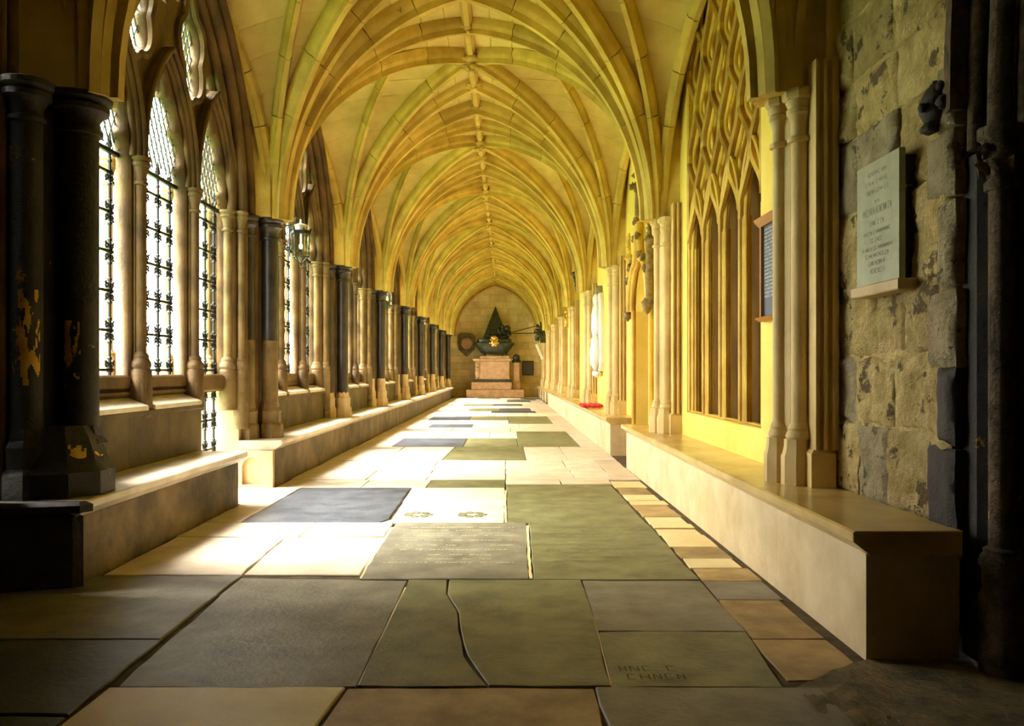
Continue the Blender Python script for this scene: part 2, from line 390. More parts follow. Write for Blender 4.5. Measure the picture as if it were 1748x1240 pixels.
# ------------------------------------------------------------------ unseen black wall added behind the camera to block light, and roof
g = G(); g.box(-3.6, 3.6, -3.0, -2.7, -.2, 6.2); struct(g.build('wall_back', M_black))
g = G(); g.prism([(-3.6, -3), (3.6, -3), (3.6, 40.2), (-3.6, 40.2)], 5.95, 6.2, c=.03); struct(g.build('roof', M_roof))
# outer garth wall opposite, low and pale
# ------------------------------------------------------------------ left wall
wl = struct(empty('wall_left'))
WHW, WZ0, WR = 1.66, 2.82, 2.18            # window half width, springing, rise
def arch_outline(hw, z0, r, zb, n=14, cx=0): return [(cx-hw, zb)] + arch_pts(cx, z0, hw, r, n) + [(cx+hw, zb)]
H2 = B/2
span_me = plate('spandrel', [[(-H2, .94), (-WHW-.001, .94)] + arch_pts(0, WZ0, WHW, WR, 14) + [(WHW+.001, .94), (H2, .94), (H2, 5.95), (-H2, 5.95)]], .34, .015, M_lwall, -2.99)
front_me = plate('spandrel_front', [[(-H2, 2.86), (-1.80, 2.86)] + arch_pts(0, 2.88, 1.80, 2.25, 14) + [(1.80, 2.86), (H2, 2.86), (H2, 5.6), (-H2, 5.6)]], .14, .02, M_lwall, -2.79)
g = G(); g.prism([(-3.44, -2.8), (-2.80, -2.8), (-2.80, Y0-.45), (-3.44, Y0-.45)], -.1, 5.95, c=.02); g.build('blank_bay', M_black, wl)  # unseen solid wall added to keep daylight out of the near bay
def arch3d(hw, z0, r, zb, x, n=12): return [(x, p[0], p[1]) for p in arch_outline(hw, z0, r, zb, n)]
def mould(path_hw, z0, r, zb, x, rad, G_, n=10): G_.sweep(arch3d(path_hw, z0, r, zb, x), [(rad*cos(2*PI*i/n), rad*sin(2*PI*i/n)) for i in range(n)], up=(1, 0, 0))
# --- window prototype meshes (local Y about the bay centre)
LH = .487; LC = (-1.13, 0, 1.13)
def light_outline(cx, n=24):
    a = arch_pts(cx, 2.84, LH, .86, n)
    return [(cx-LH, 1.17)] + scallop(a, .085, 3) + [(cx+LH, 1.17)]
holes = [light_outline(c) for c in LC]
for sgn in (-1, 1):
    holes.append(foil(sgn*.57, 4.10, .30, .42, .085, 5, 60, .3, .12))
    holes.append([(sgn*p[0], p[1]) for p in foil(1.12, 3.93, .13, .17, .04, 3, 30, .2)])
    holes.append([(sgn*p[0], p[1]) for p in foil(.27, 4.62, .12, .16, .03, 3, 30, .2)])
holes.append(foil(0, 4.42+.02, .09, .12, .02, 4, 24))
outer = [(-WHW-.06, 1.0)] + arch_pts(0, WZ0, WHW+.06, WR+.05, 16) + [(WHW+.06, 1.0)]
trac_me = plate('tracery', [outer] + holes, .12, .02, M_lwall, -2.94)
me_list = [('tracery', trac_me)]
g = G()
for c in LC:                                   # triple roll hood round every light
    for (hw, x, rr, ris) in ((.505, -2.865, .026, .97), (.535, -2.835, .028, 1.01), (.562, -2.80, .024, 1.06)):
        g.sweep([(x, p[0], p[1]) for p in arch_pts(c, 2.86, hw, ris, 12)], [(rr*cos(2*PI*i/8), rr*sin(2*PI*i/8)) for i in range(8)], up=(1, 0, 0))
    pl = [(p[0], p[1]) for p in arch_pts(c, 2.86, .575, 1.08, 12)]; pi = [(p[0], p[1]) for p in arch_pts(c, 2.86, .49, .94, 12)]
    n = len(pl)
    for i in range(n-1):
        q = [(-2.81, *pl[i]), (-2.81, *pl[i+1]), (-2.88, *pi[i+1]), (-2.88, *pi[i])]
        q2 = [(-2.89, *pl[i]), (-2.89, *pl[i+1]), (-2.93, *pi[i+1]), (-2.93, *pi[i])]
        g.add(q+q2, [(0, 1, 2, 3), (4, 5, 6, 7), (0, 1, 5, 4), (3, 2, 6, 7)])
hood_me = g.mesh('light_arch', M_lwall, 50)
g = G()
for sgn in (-1, 1):
    for dd, rr, x in ((.03, .035, -2.86),):
        g.sweep([(x, *p) for p in foil(sgn*.57, 4.10, .30+dd, .42+dd, .085, 5, 48, .3, .12)], [(rr*cos(2*PI*i/6), rr*sin(2*PI*i/6)) for i in range(6)], up=(1, 0, 0), closed=True)
foil_me = g.mesh('foil_moulding', M_lwall, 50)
g = G()
mould(WHW-.02, WZ0, WR, 1.0, -2.84, .05, g); mould(WHW+.06, WZ0+.02, WR+.02, 1.0, -2.76, .06, g); mould(WHW+.16, 2.88, WR+.06, 2.86, -2.70, .05, g)

order_me = g.mesh('arch_moulding', M_lwall, 50)
def shaft_col(g, x, y, r, z0, z1, zb=None, n=14):        # shaft with base and capital in one profile
    zb = z0 if zb is None else zb
    g.lathe([(r*2.0, zb), (r*2.0, z0+.10), (r*1.75, z0+.12), (r*1.95, z0+.145), (r*1.85, z0+.17), (r*1.45, z0+.20), (r*1.5, z0+.22), (r, z0+.25), (r, z1-.22), (r*1.35, z1-.215), (r*1.35, z1-.195), (r*1.02, z1-.18),
             (r*1.15, z1-.13), (r*1.5, z1-.08), (r*1.75, z1-.07), (r*1.75, z1-.045), (r*1.55, z1-.04), (r*1.9, z1-.02), (r*1.9, z1)], x, y, n, PI/8)
def mullion(y, front=-2.83):
    g = G()
    shaft_col(g, front, y, .040, 1.10, 2.86, .97); shaft_col(g, front-.085, y, .036, 1.10, 2.86, 1.0)
    g.box(-2.99, -2.86, y-.036, y+.036, 1.0, 2.86)
    g.prism([(-2.765, .84), (-2.765, 1.09), (-2.785, 1.12), (-3.02, 1.12), (-3.02, .84)], y-.075, y+.075, xz, .015, .015)
    return g.mesh('mullion', M_lwall, 28)
def outer_shaft(y):
    g = G(); shaft_col(g, -3.09, y, .040, 1.12, 2.86, 1.0); return g.mesh('outer_shaft', M_pale, 28)
mull = [mullion(-.565), mullion(.565)]; outs = [outer_shaft(v) for v in (-1.60, -.565, .565, 1.60)]
g = G()
for s_ in (-1, 1):
    shaft_col(g, -2.87, s_*1.60, .045, 1.10, 2.86, .80); shaft_col(g, -2.76, s_*1.68, .04, 1.10, 2.86, .60)
jamb_me = g.mesh('jamb_shaft', M_mid, 28)
# glazing of the heads: diamond leads + pane
g = G()
zz0, zz1 = 2.86, 5.0
for k in range(-22, 34):
    for sg in (-1, 1):
        pts = []
        for i in range(60):
            u = -1.7+3.4*i/59; z = zz0+k*.17+sg*(u)*1.75
            if z < zz0 or z > 4.98: pts.append(None); continue
            hh = WZ0+arch_h(max(0, WHW-abs(u)), WHW, WR)
            pts.append((u, z) if z < hh else None)
        run = []
        for p in pts+[None]:
            if p: run.append(p)
            else:
                if len(run) > 1:
                    a, b = run[0], run[-1]; g.sweep([(-2.965, *a), (-2.965, *b)], [(-.005, -.005), (.005, -.005), (.005, .005), (-.005, .005)])
                run = []
lead_me = g.mesh('leading', M_lead)
g = G(); g.prism([(-WHW, 2.86)] + arch_pts(0, WZ0+.04, WHW, WR-.04, 14) + [(WHW, 2.86)], -2.972, -2.968, yz); pane_me = g.mesh('glass_pane', M_glass)
g = G()
for c in LC: g.box(-3.0, -2.96, c-.49, c+.49, 2.84, 2.875)
bar_me = g.mesh('glazing_bar', M_iron)
def sill_me(cs, name='sill'):
    g = G()
    for c in cs: g.prism([(-2.74, .90), (-2.74, .935), (-2.89, .995), (-2.93, .995), (-2.93, .9)], c-.5, c+.5, xz, .006, .006)
    return g.mesh(name, M_lbtop)
def riser_me(cs):
    g = G()
    for c in cs:
        g.prism([(-2.90, .90), (-2.90, 1.02), (-2.88, 1.04), (-2.88, 1.07), (-2.92, 1.11), (-2.93, 1.17), (-3.18, 1.17), (-3.18, .9)], c-.5, c+.5, xz)
    return g.mesh('sill_riser', M_lwall)
ris_all, ris_door = riser_me(LC), riser_me(LC[:2])
sill_all = sill_me(LC); sill_door = sill_me(LC[:2])
g = G(); g.box(-3.16, -2.98, -.5+1.13, .5+1.13, 1.06, 1.17); g.prism([(-3.0, 1.06), (-2.94, 1.08), (-2.92, 1.12), (-2.96, 1.17), (-3.0, 1.17)], .63, 1.63, xz); trans_me = g.mesh('door_transom', M_lwall)
dadoA = G()
nb = 4
for i in range(nb):
    a = -1.63+3.26*i/nb; b = -1.63+3.26*(i+1)/nb; dadoA.box(-3.14, -2.77, a+.002, b-.002, .30, .90, .004)
dadoA.box(-3.14, -2.745, -1.66, 1.66, .86, .905, .01)
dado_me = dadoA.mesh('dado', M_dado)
dadoB = G()
for i in range(3):
    a = -1.63+2.2*i/3; b = -1.63+2.2*(i+1)/3; dadoB.box(-3.14, -2.77, a+.002, b-.002, .30, .90, .004)
dadoB.box(-3.14, -2.745, -1.66, .57, .86, .905, .01)
dado_door = dadoB.mesh('dado', M_dado)
# iron grille mesh for one light (local y about light centre)
def grille_mesh(z0, z1, nr, n_b=4, w_=.86, fin=True):
    g = G(); x = -2.985; dz = (z1-z0)/(nr-1)
    r6 = [(cos(2*PI*i/6), sin(2*PI*i/6)) for i in range(6)]
    for k in range(nr):
        z = z0+dz*k; g.sweep([(x, -w_/2, z), (x, w_/2, z)], [(-.010, -.010), (.010, -.010), (.010, .010), (-.010, .010)])
    for b in range(n_b):
        y = (b-(n_b-1)/2)*.25*(1 if n_b == 4 else .8)
        prof = [(.011, z0-.05)]
        for k in range(nr):
            z = z0+dz*k
            prof += [(.012, z-.10), (.019, z-.095), (.019, z-.08), (.013, z-.075), (.014, z-.02), (.024, z-.018), (.024, z+.018), (.014, z+.02), (.013, z+.075), (.019, z+.08), (.019, z+.095), (.012, z+.10)]
        top = z1+(.30 if fin else .05)
        if fin: prof += [(.012, z1+.14), (.020, z1+.15), (.010, z1+.17), (.022, z1+.21), (.012, z1+.26), (.001, z1+.33)]
        g.lathe(prof, x, y, 6)
        for k in range(nr):
            z = z0+dz*k
            if k == 0 or k == nr-1: offs = [(s1*.040, (.042 if k == 0 else -.042)) for s1 in (-1, 1)]
            else: offs = [(s1*.040, s2*.042) for s1 in (-1, 1) for s2 in (-1, 1)]
            for (oy, oz) in offs:
                g.sweep([(x, y+oy+.020*cos(t*PI/3), z+oz+.020*sin(t*PI/3)) for t in range(6)], [(.008*a, .008*c) for a, c in r6[::2]], up=(1, 0, 0), closed=True)
                g.ball((x, y+oy*1.55, z+oz*1.55), .011, 5, 4)
        if fin:
            for s1 in (-1, 1):
                g.sweep([(x, y+s1*(.032-.022*cos(t*PI/4)), z1+.19+.026*sin(t*PI/4)) for t in range(7)], [(.005*a, .005*c) for a, c in r6[::2]], up=(1, 0, 0))
    return g.mesh('grille_bars', M_iron)
gr_me = grille_mesh(1.21, 2.70, 6)
gate_me = grille_mesh(.12, 1.0, 4, 4, .80, False)
lights_word = ['nearest', 'middle', 'farthest']
bay_word = ['of the large window beside the blackened pier', 'of the second window, behind the nearest lantern', 'in the third window from the camera',
            'in the fourth window from the camera', 'in the fifth window from the camera', 'in the sixth window from the camera', 'in the seventh window from the camera', 'in the last window before the end wall']
for k in range(8):
    yc = Y0+B*(k+.5)
    mesh_obj('spandrel', span_me, wl, (0, yc, 0)); mesh_obj('spandrel_front', front_me, wl, (0, yc, 0))
    mesh_obj('dado', dado_door if k == 0 else dado_me, wl, (0, yc, 0))
    W_ = struct(empty('window_%d' % (k+1), (0, yc, 0)))
    for nm, me in (('tracery', trac_me), ('light_arch', hood_me), ('foil_moulding', foil_me), ('arch_moulding', order_me), ('jamb_shaft', jamb_me), ('leading', lead_me), ('glass_pane', pane_me), ('glazing_bar', bar_me), ('sill', sill_door if k == 0 else sill_all)):
        mesh_obj(nm, me, W_)
    for m_ in mull: mesh_obj('mullion', m_, W_)
    mesh_obj('sill_riser', ris_door if k == 0 else ris_all, W_)
    for m_ in outs: mesh_obj('outer_shaft', m_, W_)
    if k == 0: mesh_obj('door_transom', trans_me, W_)
    for j, c in enumerate(LC):
        o = mesh_obj('iron_grille', gr_me, None, (0, yc+c, 0))
        tag(o, 'iron grille, %s light %s' % (lights_word[j], bay_word[k]), 'grille', 'iron grilles in the window lights')
o = mesh_obj('iron_gate', gate_me, None, (0, Y0+B*.5+1.13, 0)); tag(o, 'low black iron gate in the bright doorway gap below the near window', 'gate')
# cut end of the dado wall with a curved top, beyond the doorway
g = G(); pr = [(-3.2, 0), (-2.77, 0), (-2.77, .86), (-2.80, .90), (-2.87, .93), (-2.92, 1.0), (-2.95, 1.12), (-3.0, 1.17), (-3.2, 1.17)]
g.prism(pr, 8.73, 8.86, xz, .008, .008); g.build('doorway_cheek', M_pale, wl)
g = G(); g.box(-3.15, -2.78, 7.56, 7.66, 0, .92, .01); g.build('doorway_cheek', M_dado, wl)
# masonry behind benches and under piers
g = G()
g.box(-3.18, -2.80, Y0-.45, 7.6, -.1, .45); g.box(-3.18, -2.80, 8.80, YEND, -.1, .45)
g.build('wall_footing', M_dado, wl)
g = G(); g.box(-3.44, -2.66, 37.9, YEND+.1, -.1, 5.9); g.build('end_pier_wall', M_lwall, wl)

# --- left benches
def bench(name, y0, y1, xb, xf, xo, zt, mf, mt, lab, cat='bench', n=None, sgn=1, holes_y=None):
    E = empty(name, ((xb+xf)/2, (y0+y1)/2, 0)); ox, oy = (xb+xf)/2, (y0+y1)/2
    n = n or max(1, round((y1-y0)/1.3))
    for i in range(n):
        a = y0+(y1-y0)*i/n-oy; b = y0+(y1-y0)*(i+1)/n-oy
        g = G(); X0, X1 = sorted((xb-ox, xf-ox)); g.box(X0, X1, a+.001, b-.001, -.04, zt-.10, .004); g.build('riser_block', mf, E)
    # seat with overhang and chamfered under-edge
    s = 1 if xf > xb else -1; e = xo-ox; f = xf-ox; bk = xb-ox
    prof = [(bk, zt-.10), (f-s*.002, zt-.10), (f, zt-.098), (e, zt-.05), (e+s*.006, zt-.043), (e+s*.006, zt-.008), (e-s*.004, zt), (bk, zt)]
    n2 = max(1, round((y1-y0)/2.1))
    for i in range(n2):
        a = y0-.03+(y1-y0+.06)*i/n2-oy; b = y0-.03+(y1-y0+.06)*(i+1)/n2-oy
        g = G(); g.prism(prof, a+.0008, b-.0008, xz, .004, .004); g.build('seat_slab', mt, E)
    tag(E, lab, cat); return E
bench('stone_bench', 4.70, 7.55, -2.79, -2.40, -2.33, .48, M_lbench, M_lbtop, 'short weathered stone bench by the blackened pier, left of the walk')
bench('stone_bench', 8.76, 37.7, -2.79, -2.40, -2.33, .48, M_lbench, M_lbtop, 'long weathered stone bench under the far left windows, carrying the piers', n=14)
g = G(); g.prism([(-.2, 0), (.2, 0), (.2, .27), (.19, .32), (.14, .365), (0, .385), (-.14, .365), (-.19, .32), (-.2, .27)], -.025, .0, xz, .008)
# bright panelled bench end by the doorway
bev = G(); bev.prism([(-2.78, 0), (-2.62, 0), (-2.62, .38), (-2.78, .38)], 8.70, 8.75, xz)
pn = plate('bench_end_panel', [[(-2.79, 0), (-2.40, 0), (-2.40, .38), (-2.79, .38)], [(-2.72, .03), (-2.50, .03), (-2.50, .22), (-2.52, .27), (-2.56, .30), (-2.61, .31), (-2.66, .30), (-2.70, .27), (-2.72, .22)]], .05, .004, M_pale, 8.70, 'xz')
mesh_obj('bench_end_panel', pn, wl)
g = G(); g.box(-2.785, -2.405, 8.727, 8.755, 0, .375, .002); g.build('panel_back', M_pale, wl)

# ------------------------------------------------------------------ left piers
split = [None, 1.53, .72, 1.05, 1.12, 1.05, 1.1, 1.0, None]
pier_lab = ['massive blackened pier with flaking ochre patches at the left edge', 'clustered pier of dark marble over pale stone just past the bright doorway', 'dark marble pier beyond the first hanging lantern, second on the long bench',
            'third pier on the long left bench, dark above and pale below', 'fourth pier on the long left bench', 'fifth pier on the long left bench', 'sixth pier on the long left bench', 'seventh pier on the long left bench', 'last dark pier against the end wall on the left']
SH = [(0, 0, .088), (-.17, -.21, .07), (-.17, .21, .07)]
def pier(k):
    y = Y0+B*k; near = k == 0; sc_ = 1.25 if near else 1.0
    E = empty('clustered_pier', (XL-.02, y, .48)); sp = split[k]
    md = M_black if near else M_purb; ml = M_black if near else (M_mid if k == 1 else M_pale)  # near pier is black all over, its shade is in the colour
    g = G(); core = [(-.10, -.10), (-.10, .10), (-.20, .24), (-.24, .30), (-.26, .38), (-.36, .40), (-.42, .375), (-.58, .375), (-.58, -.375), (-.42, -.375), (-.36, -.40), (-.26, -.38), (-.24, -.30), (-.20, -.24)]
    g.prism([(XL-.02+a, y+b) for a, b in core], .44, 5.2, c=0); g.build('pier_core', M_black if near else M_lwall, wl)
    g = G()
    for q_ in (-1, 1):
        for (a_, b_, r_) in ((-.11, .13, .028), (-.155, .185, .034), (-.20, .235, .026), (-.235, .285, .034), (-.262, .345, .028)): g.lathe([(r_, .5 if abs(b_) > .26 else 2.86), (r_, 5.0)], XL-.02+a_, y+q_*b_, 8)
    g.build('pier_rolls', M_black if near and False else M_lwall, wl, 60)
    for (dx, dy, r) in SH:
        r *= sc_; dx2 = dx; dy2 = dy*sc_; oct_ = PI/8
        zt = ZS-.48
        g = G(); br = r*1.62
        g.lathe([(br*1.02, 0), (br*1.02, .13), (br*.96, .15), (br*.84, .17), (br*.84, .27), (br*.88, .29), (br*.80, .315), (br*.70, .33), (br*.72, .35), (r, .40)], dx2, dy2, 8, oct_); g.build('base', ml, E, 30)
        zs = (sp-.48) if sp else None
        if zs:
            g = G(); g.lathe([(r, .36), (r, zs)], dx2, dy2, 20); g.build('lower_shaft', ml, E, 40)
            g = G(); g.lathe([(r*1.0, zs), (r*1.0, zt-.16)], dx2, dy2, 20); g.build('upper_shaft', md, E, 40)
        else:
            g = G(); g.lathe([(r, .36), (r, zt-.16)], dx2, dy2, 20); g.build('shaft', md, E, 40)
        g = G(); g.lathe([(r*1.02, zt-.24), (r*1.22, zt-.235), (r*1.22, zt-.21), (r*1.02, zt-.20), (r*1.05, zt-.15), (r*1.3, zt-.11), (r*1.55, zt-.10), (r*1.55, zt-.07), (r*1.4, zt-.06), (r*1.7, zt-.035), (r*1.72, zt-.005), (r*1.6, zt)], dx2, dy2, 12, PI/12); g.build('capital', md, E, 40)
    tag(E, pier_lab[k], 'pier', 'piers of the left arcade')
    return E
PR = [pier(k) for k in range(NP)]
# shade-dark footing of the near pier
p0 = PR[0]; ox, oy, oz = p0.location
g = G(); g.prism([(-3.1, 4.55), (-2.78, 4.55), (-2.40, 4.66), (-2.36, 4.70), (-3.1, 4.70)], -.04, .42, c=.03); g.prism([(-3.1, 4.5), (-2.8, 4.5), (-2.34, 4.62), (-2.30, 4.69), (-3.1, 4.69)], .42, .48, c=.02)
g.v = [(a-ox, b-oy, c-oz) for a, b, c in g.v]; g.build('footing', M_black, p0)
g = G(); g.lathe([(.30, .485), (.30, .62), (.27, .66), (.25, .72), (.22, .80), (.17, .88)], -2.64, 4.98, 10, PI/10)
g.v = [(a-ox, b-oy, c-oz) for a, b, c in g.v]; g.build('spread_base', M_black, p0, 30)

def flake(cx, cy, r, z0, z1, a0, a1, seed, thr=.0):
    g = G(); na, nz_ = 26, 46
    for i in range(na):
        for j in range(nz_):
            a, a2 = a0+(a1-a0)*i/na, a0+(a1-a0)*(i+1)/na; z, z2 = z0+(z1-z0)*j/nz_, z0+(z1-z0)*(j+1)/nz_
            u, v = abs(2*(i+.5)/na-1), abs(2*(j+.5)/nz_-1)
            if noise.noise(Vector((a*2.2, z*7, seed)))+.5*noise.noise(Vector((a*7, z*22, seed))) > thr+u*u*.5+v*v*.3-.22:
                g.add([(cx+r*cos(p), cy+r*sin(p), q) for p, q in ((a, z), (a2, z), (a2, z2), (a, z2))], [(0, 1, 2, 3)])
    g.v = [(p-ox, q-oy, z-oz) for p, q, z in g.v]
    o = g.build('flaked_patch', M_flake, p0); o['kind'] = 'stuff'; return o
M_flake = stone('flaked_ochre', (.60, .32, .02), (.85, .50, .05), 14., .8, .5, 40)
flake(-2.73, 5.05-.2625, .0885, 1.12, 1.66, math.radians(-110), math.radians(-10), 3.1)
flake(-2.64, 4.98, .245, .50, .78, math.radians(-70), math.radians(20), 8.2, -.05)
flake(-2.56, 5.05, .1115, 1.1, 1.5, math.radians(-130), math.radians(-60), 5.2, .1)
# ------------------------------------------------------------------ vault
ceil = struct(empty('ceiling'))
def fprof(t): return arch_h(t*2.05, 2.05, ZR-ZS)/(ZR-ZS)
NT = 22
TT = [(i/NT)**1.7 for i in range(NT+1)]
ZLW = 5.14
def Epath(side):
    S = XL if side < 0 else XR; Xw = -2.96 if side < 0 else 1.98
    return S, Xw
def web_pt(S, E, t):
    z = ZS+(E[2]-ZS)*fprof(t)
    return (S+(E[0]-S)*t, E[1]*t, z)
def ztop(x, side, Xw): 
    q = (x-XC)/(Xw-XC); return ZR-(ZR-ZLW)*q*q
web_cache = {}; rib_cache = {}; vous_cache = {}
def sec_rib(w_, d): return [(-w_/2, .03), (-w_/2, -d*.30), (-w_*.40, -d*.45), (-w_*.22, -d*.62), (-w_*.2, -d), (w_*.2, -d), (w_*.22, -d*.62), (w_*.40, -d*.45), (w_/2, -d*.30), (w_/2, .03)]
for side in (-1, 1):
    S, Xw = Epath(side); xm = S+(XC-S)*.52
    key = []
    for q in (-1, 1):
        tg = [(XC, 0), (XC, q*1.02), (XC, q*2.04), (xm, q*2.04), (Xw, q*2.04)]
        for i in range(4):
            a, b = tg[i], tg[i+1]; ns = 5; ti = []; g = G()
            courses = 9; ts = []
            for c in range(courses):
                t0 = (c/courses)**1.15; t1 = ((c+1)/courses)**1.15; d = .0035
                ts += [(t0+d, 0), ((t0+t1)/2, 0), (t1-d, 0), (t1, 1)]
            ts = [(0.0, 0)] + ts; vs = []; fs = []
            for (t, gr) in ts:
                t = min(t, 1.0)
                for j in range(ns+1):
                    x = a[0]+(b[0]-a[0])*j/ns; yv = a[1]+(b[1]-a[1])*j/ns; p = web_pt(S, (x, yv, ztop(x, side, Xw)), t)
                    vs.append((p[0], p[1], p[2]+(.014 if gr else 0)))
            for r_ in range(len(ts)-1):
                for j in range(ns): fs.append((r_*(ns+1)+j, r_*(ns+1)+j+1, (r_+1)*(ns+1)+j+1, (r_+1)*(ns+1)+j))
            g.add(vs, fs); web_cache[(side, q, i)] = g.mesh('web_panel', M_vault, 40)
        for i in range(5):
            if i == 0 and q == 1: continue
            e = tg[i]; E = (e[0], e[1], ztop(e[0], side, Xw)); w_, d = ((.20, .20) if i == 0 else (.155, .165) if i < 4 else (.13, .10))
            if i == 3: w_, d = .12, .13
            hz = Vector((e[0]-S, e[1], 0)).normalized(); up = Vector((0, 0, 1)).cross(hz)
            path = [Vector(web_pt(S, E, t))+hz*.03 for t in TT]; path[0] = path[0]-Vector((0, 0, .01))
            def rs(pth):
                g_ = G(); P = pth; n = len(P); sec = sec_rib(w_, d); m = len(sec); vs = []; fs = []
                for k_ in range(n):
                    t = (P[min(k_+1, n-1)]-P[max(0, k_-1)]).normalized(); nn = up.cross(t)
                    if nn.z < 0 or (abs(nn.z) < .05 and nn.dot(hz) > 0): nn = -nn
                    for (aa, bb) in sec: vs.append(P[k_]+up*aa+nn*bb)
                for k_ in range(n-1):
                    for j in range(m): fs.append((k_*m+j, k_*m+(j+1) % m, (k_+1)*m+(j+1) % m, (k_+1)*m+j))
                fs.append(tuple(range(m))); fs.append(tuple((n-1)*m+j for j in range(m)))
                return g_.add(vs, fs)
            rib_cache[(side, q, i)] = rs(path).mesh('rib', M_rib, 35)
            # voussoirs, cut between course joints
            vl = []; nv = 5; idx = [0, 6, 10, 14, 18, NT]
            for v_ in range(nv):
                seg = [p.copy() for p in path[idx[v_]:idx[v_+1]+1]]
                if v_ > 0: seg[0] = seg[0]+(seg[1]-seg[0]).normalized()*.007
                if v_ < nv-1: seg[-1] = seg[-1]-(seg[-1]-seg[-2]).normalized()*.007
                vl.append(rs(seg).mesh('voussoir', M_rib, 35))
            vous_cache[(side, q, i)] = vl
for k in range(-1, NP):
    y = Y0+B*k
    for side in (-1, 1):
        for q in (-1, 1):
            for i in range(4): mesh_obj('web_panel', web_cache[(side, q, i)], ceil, (0, y, 0))
            for i in range(5):
                if (side, q, i) not in rib_cache: continue
                if k in (0, 1, 2):
                    e = empty('rib', (0, y, 0), parent=ceil)
                    for me in vous_cache[(side, q, i)]: mesh_obj('voussoir', me, e)
                else: mesh_obj('rib', rib_cache[(side, q, i)], ceil, (0, y, 0))
# ridge rib and bosses
g = G(); Lr = B-.02
g.sweep([(XC, -Lr/2, ZR), (XC, Lr/2, ZR)], [(-.06, .02), (-.06, -.06), (-.035, -.13), (.035, -.13), (.06, -.06), (.06, .02)], up=(1, 0, 0))
ridge_me = G(); ridge_me.prism([(XC-.065, ZR+.03), (XC-.065, ZR-.06), (XC-.03, ZR-.135), (XC+.03, ZR-.135), (XC+.065, ZR-.06), (XC+.065, ZR+.03)], -B/4+.004, B/4-.004, xz, .004, .004)
ridge_me = ridge_me.mesh('ridge_rib', M_rib)
def boss_mesh(r):
    g = G(); g.ball((0, 0, 0), r*.62, 12, 8, 1, 1, .6, .3)
    for k in range(8):
        a = 2*PI*k/8; g.ball((r*.62*cos(a), r*.62*sin(a), -.01+.02*(k % 2)), r*.36, 7, 5, 1, 1, .55, .6)
    for k in range(5):
        a = 2*PI*k/5; g.ball((r*.28*cos(a), r*.28*sin(a), -r*.32), r*.24, 6, 5, 1, 1, .7, .6)
    return g.mesh('boss', M_rib, 180)
bb, bs_ = boss_mesh(.24), boss_mesh(.13)
for k in range(-1, NP):
    y = Y0+B*k
    for h_ in (.25, .75): mesh_obj('ridge_rib', ridge_me, ceil, (0, y-B/2+B*h_, 0))
    if k < NP-1: mesh_obj('boss', bb, ceil, (XC, y+B/2, ZR-.13))
    for dy in (0, 1.02, -1.02): mesh_obj('boss', bs_, ceil, (XC, y+dy, ZR-.12))
# springer blocks (solid feet of the rib clusters above the capitals)
g = G(); g.lathe([(.15, ZS), (.15, ZS+.12), (.14, ZS+.35), (.17, ZS+.75), (.24, ZS+1.1)], 0, 0, 10, PI/10); spr_me = g.mesh('springer', M_rib, 40)
g = G(); g.prism([(-.0, -.12), (-.0, .12), (.30, .2), (.30, -.2)], ZS-.0, 4.7); sprR = g.mesh('springer_backing', M_rib)
g = G(); g.prism([(.03, -.16), (.03, .16), (-.30, .30), (-.30, -.30)], ZS-.0, 4.7); sprL = g.mesh('springer_backing', M_rib)
for k in range(-1, NP):
    y = Y0+B*k
    mesh_obj('springer', spr_me, ceil, (XL, y, 0)); mesh_obj('springer', spr_me, ceil, (XR, y, 0))
    mesh_obj('springer_backing', sprR, ceil, (XR, y, 0)); mesh_obj('springer_backing', sprL, ceil, (XL, y, 0))

# ------------------------------------------------------------------ right wall
wr = struct(empty('wall_right'))
def wr_box(y0, y1, z0, z1, x0=XW, x1=2.6, mat=M_ochre, nm='wall_face'):
    g = G(); g.box(x0, x1, y0, y1, z0, z1, .004); return g.build(nm, mat, wr)
TY0, TY1 = 6.12, 8.62                        # blind tracery opening
DY0, DY1 = 10.62, 12.0                       # doorway
wr_box(4.86, TY0, .0, 5.95); wr_box(TY1, DY0, 0, 5.95); wr_box(TY0, TY1, 0, .78); wr_box(TY0, TY1, 4.9, 5.95)
wr_box(TY0, TY1, .78, 4.9, 2.12, 2.6, M_ochre, 'recess_back'); wr_box(TY0, TY1, 2.88, 4.9, 1.985, 2.12, M_ochre, 'net_back')
g = G(); g.box(2.05, 2.12, TY0, TY1, .78, 2.9); g.build('brown_panel', M_brown, wr)  # darker ochre-brown puts shade behind the lancets into the colour
dr = DY1-DY0
dh = plate('wall_face', [[(-dr/2-.01, 0), (-dr/2, 2.05)] + arch_pts(0, 2.05, dr/2, .62, 10)[1:-1] + [(dr/2, 2.05), (dr/2+.01, 0), (dr/2+.02, 0), (dr/2+.02, 5.95), (-dr/2-.02, 5.95), (-dr/2-.02, 0)]], .74, .01, M_ochre, XW+.37)
mesh_obj('wall_face', dh, wr, (0, (DY0+DY1)/2, 0))
wr_box(DY1, YEND, 0, 5.95)
wr_box(DY0-.1, DY1+.1, 0, 3.0, 2.62, 2.7, M_ochre, 'recess_back')
# door leaf deep in the doorway
dg_ = struct(empty('door_1', (2.50, (DY0+DY1)/2, 0)))
for i in range(6):
    g = G(); g.box(-.03, .03, -dr/2+dr*i/6+.004, -dr/2+dr*(i+1)/6-.004, .02, 2.6); g.build('plank', M_wood, dg_)
g = G(); g.box(-.05, -.03, -dr/2+.05, dr/2-.05, .5, .56); g.box(-.05, -.03, -dr/2+.05, dr/2-.05, 1.9, 1.96); g.build('strap_hinge', M_iron, dg_)
